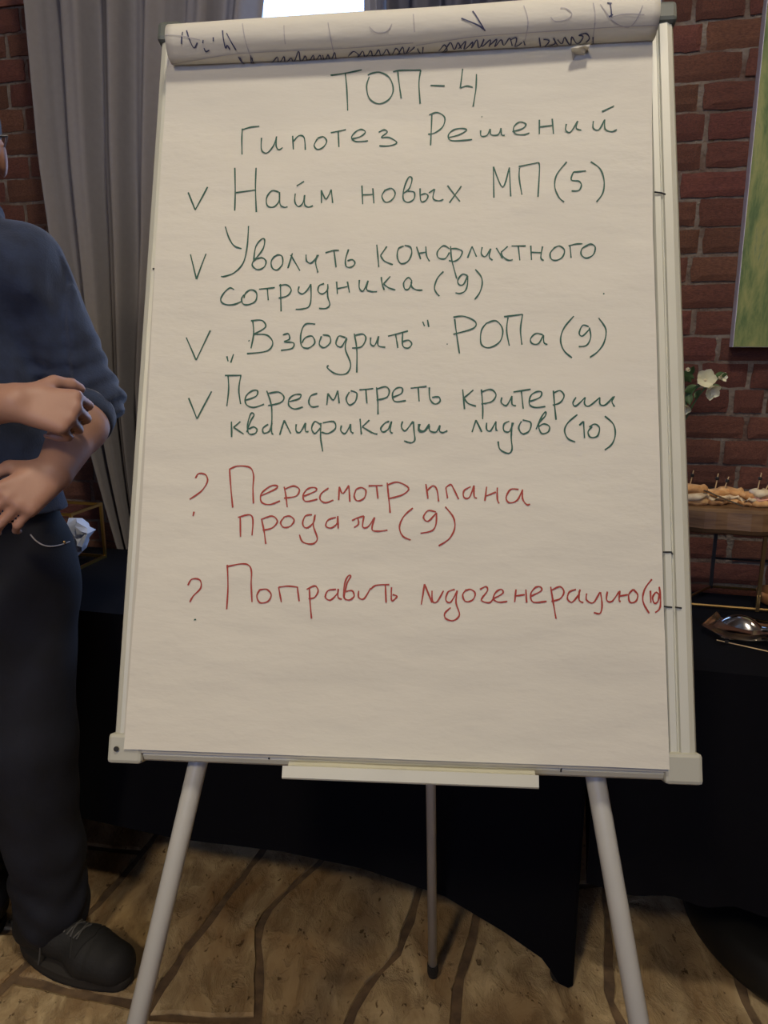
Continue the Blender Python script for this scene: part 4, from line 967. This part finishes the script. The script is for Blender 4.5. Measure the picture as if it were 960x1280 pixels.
MB().tube([stp(ds, dpt, .078), stp(.34, dpt, .078)], .003, 6).build('rack_rail', M['iron'], stand)
ztop = .75+hb+th
# sandwiches with picks
def sandwich(p, ang, L, label, pick_px, h=.026, kind=0):
    t = thing('sandwich', p, label, 'sandwich', 'sandwiches on the wooden plank')
    R = Matrix.Rotation(ang, 3, 'Z')
    def slab(z, hh, w_, l_, wob, seed):
        n = 18; vs = []
        for j, (zz, e) in enumerate(((0, -.004), (hh*.3, 0), (hh*.75, 0), (hh, -.005))):
            for k in range(n):
                a = 2*math.pi*k/n; r = 1+wob*noise.noise(Vector((math.cos(a)*1.5, math.sin(a)*1.5, seed)))
                vs.append(p+R @ Vector(((l_+e)*math.copysign(abs(math.cos(a))**.7, math.cos(a))*r, (w_+e)*math.copysign(abs(math.sin(a))**.7, math.sin(a))*r, z+zz+.003*wob*10*noise.noise(Vector((math.cos(a)*2, math.sin(a)*2, seed+zz*90))))))
        fs = [[r*n+k, r*n+(k+1) % n, (r+1)*n+(k+1) % n, (r+1)*n+k] for r in range(3) for k in range(n)] + [list(range(n))[::-1], [3*n+k for k in range(n)]]
        return vs, fs
    v, f = slab(.0005, h*.42, .021, L, .12, 1.1*kind); obj('bread_slice', v, f, M['bread'], t, True)
    v, f = slab(h*.40, h*.25, .023, L*1.06, .5, 3.3+kind); obj('ham_slice', v, f, M['ham'] if kind % 2 else M['cream'], t, True)
    v, f = slab(h*.62, h*.45, .019, L*.94, .25, 5.7+kind); obj('bread_slice', v, f, M['bread'] if kind % 2 == 0 else M['cream'], t, True)
    (x0, y0), (x1, y1) = pick_px
    d0 = ray(x0, y0); t0 = (p-CO).dot(NW)/d0.dot(NW); d1 = ray(x1, y1); t1 = (p-CO).dot(NW)/d1.dot(NW)
    a = CO+d0*t0; b = CO+d1*t1; a = a-(b-a).normalized()*.012
    pk = MB().tube([a, b], .0012, 6).build('pick', M['pick'], t)
    c_ = a.lerp(b, .80); dd = (b-a).normalized()
    MB().lathe(c_, [(0, -.004), (.0035, -.003), (.0042, 0), (.0035, .003), (0, .004)], 10, axis=dd).build('bead', M['rubber'], pk)
def sp(px_, py_, d=.02):
    q0 = stp(0, d, 0); dd = ray(px_, py_); t = (q0-CO).dot(NW)/dd.dot(NW); p = CO+dd*t; return Vector((p.x, p.y, ztop))
sandwich(sp(864, 618), -.2, .040, 'pale rolled sandwich at the left end of the plank, closest to the easel', ((861, 612), (867, 588)), .040, 0)
sandwich(sp(897, 620, .035), .5, .030, 'sandwich with a pick beside the flat silver tongs, second from the easel', ((893, 616), (898, 592)), .030, 2)
sandwich(sp(912, 622, .055), -.3, .032, 'golden sandwich with the shortest pick, third from the easel', ((904, 615), (911, 596)), .030, 4)
sandwich(sp(934, 626, .035), .2, .018, 'flat pale sandwich without a raised pick, in the middle of the visible plank', ((931, 630), (932, 622)), .026, 2)
sandwich(sp(949, 630, .03), -.1, .022, 'pink filled sandwich under the tall straight pick', ((945, 620), (952, 591)), .034, 1)
sandwich(sp(966, 632, .035), .3, .022, 'pink filled sandwich under the slanting pick at the right edge', ((953, 620), (965, 598)), .030, 3)
# flat tongs lying over the food
tg = MB(); a = sp(879, 618, .0)+Vector((0, 0, .036)); b = sp(930, 629, -.012)+Vector((0, 0, .006))
R = Matrix(((b-a).normalized(), (b-a).cross(Vector((0, 0, 1))).normalized(), Vector((0, 0, 1)))).transposed()
tg.box((a+b)/2, ((b-a).length, .008, .003), R, bev=.001)
tag(tg.build('serving_tongs', M['steel'], loc=(a+b)/2), 'narrow steel tongs lying across the sandwiches', 'tongs')
# wooden bowl
wb = stp(.054, dpt*.46, .0015); print('dpt', dpt)
q = MB().lathe(wb, [(0, 0), (.030, 0), (.039, .006), (.043, .022), (.044, .030), (.041, .031), (.036, .012), (0, .008)], 36)
tag(q.build('wooden_bowl', M['wood_light'], smooth=True, loc=wb), 'orange brown wooden bowl cut by the right edge of the picture', 'bowl')
# clear plastic tray with a spoon
t0_ = ontab(918, 790)
tr_ = thing('plastic_tray', t0_, 'clear angular plastic tray on the black cloth', 'tray')
outl = [(877, 781), (905, 797), (935, 801), (975, 800), (985, 782), (930, 770), (896, 764)]
inn = [(892, 781), (910, 790), (938, 794), (968, 792), (972, 782), (932, 776), (902, 772)]
o3 = [ontab(x, y, .767) for x, y in outl]; i3 = [ontab(x, y, .752) for x, y in inn]
m_ = 7; vs = o3+i3+[p+Vector((0, 0, -.002)) for p in i3]+[p+Vector((0, 0, -.002)) for p in o3]
fs = [[r*m_+k, r*m_+(k+1) % m_, ((r+1) % 4)*m_+(k+1) % m_, ((r+1) % 4)*m_+k] for r in (0, 2, 3) for k in range(m_)] + [[m_+k for k in range(m_)], [2*m_+k for k in range(m_)][::-1]]
obj('tray_shell', vs, fs, M['plastic'], tr_)
sb = ontab(925, 780, .765); dh = (ontab(975, 788, .772)-sb); dh.z = 0; dh.normalize(); sd = Vector((-dh.y, dh.x, 0))
spn = thing('serving_spoon', sb, 'shiny steel serving spoon face down in the clear tray', 'spoon')
def bowlf(a, b):
    t = 2*math.pi*a; r = b; x = .042*r*math.cos(t)+.004; y = .026*r*math.sin(t); return sb+dh*x+sd*y+Vector((0, 0, .020*(1-r*r)))
MB().grid(bowlf, 36, 12).build('spoon_bowl', M['steel'], spn, True)
MB().tube([sb+dh*.044+Vector((0, 0, .001)), sb+dh*.07+Vector((0, 0, .004)), sb+dh*.19+Vector((0, 0, .012))], [.006, .004, .005], 10).build('spoon_handle', M['steel'], spn, True)
a = ontab(896, 800, .753); b = ontab(968, 816, .753)
pk = thing('cocktail_pick', a, 'wooden cocktail pick lying on the black cloth before the tray', 'pick')
MB().tube([a, b], .0011, 6).build('stick', M['pick'], pk); dd = (b-a).normalized()
MB().lathe(a.lerp(b, .18)+Vector((0, 0, .001)), [(0, -.004), (.0035, -.003), (.0042, 0), (.0035, .003), (0, .004)], 10, axis=dd).build('bead', M['rubber'], pk)

# flowers in a slim vase standing behind the easel
vp = TP(.515, .30, .75)
va = thing('flower_vase', vp, 'white blossoms on leafy stems behind the right rail of the easel', 'flowers')
MB().lathe(vp, [(0, 0), (.035, 0), (.042, .02), (.036, .10), (.022, .17), (.026, .20), (.022, .20), (.018, .17), (.03, .10), (.035, .02), (0, .01)], 28).build('vase', M['plastic'], va, True)
def fp(x, y): d = ray(x, y); t = (vp-CO).dot(NW)/d.dot(NW); return CO+d*t
def stem(pts): MB().tube(catmull(pts, 6), .0018, 6).build('stem', M['leaf'], va)
v0 = vp+Vector((0, 0, .05))
c1_ = fp(881, 477); c2_ = fp(900, 472); c3_ = fp(857, 509); c4_ = fp(859, 463)
for c_ in (c1_, c2_, c3_, c4_): stem([v0, vp+Vector((0, 0, .24)), (vp+Vector((0, 0, .3))).lerp(c_, .6)+Vector((0, 0, .03)), c_])
def blossom(c_, r, axis, n, op):
    axis = Vector(axis).normalized(); Q = Vector((0, 0, 1)).rotation_difference(axis).to_matrix()
    for k in range(n):
        a = 2*math.pi*k/n+op*3; Rz = Matrix.Rotation(a, 3, 'Z')
        def pf(x, y):
            w_ = math.sin(math.pi*min(1, .15+.85*y))**.6*.55*(x-.5)*2; rr = r*y
            return c_+Q @ (Rz @ Vector((rr*math.cos(op*(1-y*.4)), w_*r, rr*math.sin(op)+.15*r*abs(x-.5)*2)))
        MB().grid(pf, 6, 6).build('petal', M['petal'], va, True)
    MB().lathe(c_, [(0, -.004), (.004, -.001), (.003, .004), (0, .006)], 10, axis=axis).build('flower_centre', M['cream'], va, True)
blossom(c1_+Vector((0, 0, .002)), .023, (-.2, -1, .35), 5, .75); blossom(c1_+Vector((.006, -.01, -.014)), .020, (.3, -1, -.5), 5, .8)
blossom(c2_, .012, (.6, -1, .2), 5, 1.0); blossom(c3_, .014, (-.4, -1, -.5), 4, .9); blossom(c4_, .006, (0, -1, .5), 5, .9)
rl = random.Random(5)
for (x, y, ang, l) in ((868, 473, 2.8, .028), (872, 482, 3.6, .03), (864, 478, 2.2, .03), (893, 470, .2, .024), (890, 481, -.4, .02), (860, 488, -1.4, .03), (857, 498, -1.8, .026), (862, 470, 1.3, .022), (876, 487, -2.2, .022), (858, 476, 3.0, .026)):
    c_ = fp(x, y)
    def lf_(a, b): 
        L = l*b; wv = l*.28*math.sin(math.pi*min(1, b*.97+.03))*(a-.5)*2
        return c_+TW*(L*math.cos(ang)-wv*math.sin(ang))+Vector((0, 0, L*math.sin(ang)+wv*math.cos(ang)))+NW*(.012*b*b-.004*abs(a-.5))
    MB().grid(lf_, 4, 7).build('leaf', M['leaf'], va, True)

# gold wire stand and a white napkin on the table behind the person
gp = onz(95, 714, .75)
gs = thing('wire_stand', gp, 'square gold wire stand on the black table behind the person', 'stand')
def gz(px_, py_): d = ray(px_, py_); t = (gp-CO).dot(NW)/d.dot(NW); return (CO+d*t).z-.75
gh = gz(95, 642)
def gpt(s, d, z): return gp+TW*s-NW*d+Vector((0, 0, z))
for s in (0, -.20):
    for d in (0, .13): MB().box(gpt(s, d, gh/2), (.007, .007, gh), TFR).build('post', M['gold'], gs)
for z in (.004, gh-.004):
    for d in (0, .13): MB().box(gpt(-.10, d, z), (.2, .0068, .0068), TFR).build('bar', M['gold'], gs)
    for s in (0, -.20): MB().box(gpt(s, .065, z), (.0068, .123, .0068), TFR).build('bar', M['gold'], gs)
q = MB(); pg = [(84, 648), (90, 650), (97, 652), (104, 662), (107, 668), (102, 684), (96, 692), (89, 702), (84, 690), (82, 668)]
npt = []
for k, (x, y) in enumerate(pg):
    d = ray(x, y); t = (gp+NW*.02-CO).dot(NW)/d.dot(NW); npt.append(CO+d*t)
cen = sum(npt, Vector())/len(npt)
nn = len(npt); vs = []
for dpth, sc2 in ((0, 0), (.004, .4), (.0, .75), (.008, 1.0), (.03, .9), (.055, .5)):
    for k, p in enumerate(npt): vs.append(cen+(p-cen)*sc2-NW*(dpth-.012*math.sin(k*2.4+sc2*3)*(1 if sc2 > .1 else 0)))
fs = [[r*nn+k, r*nn+(k+1) % nn, (r+1)*nn+(k+1) % nn, (r+1)*nn+k] for r in range(5) for k in range(nn)] + [[5*nn+k for k in range(nn)]]
mn = min(v.z for v in vs); vs = [Vector((v.x, v.y, v.z)) for v in vs]
tag(obj('napkin', vs, fs, M['napkin'], loc=Vector((cen.x, cen.y, mn))), 'crumpled white napkin sticking out of the gold wire stand', 'napkin')
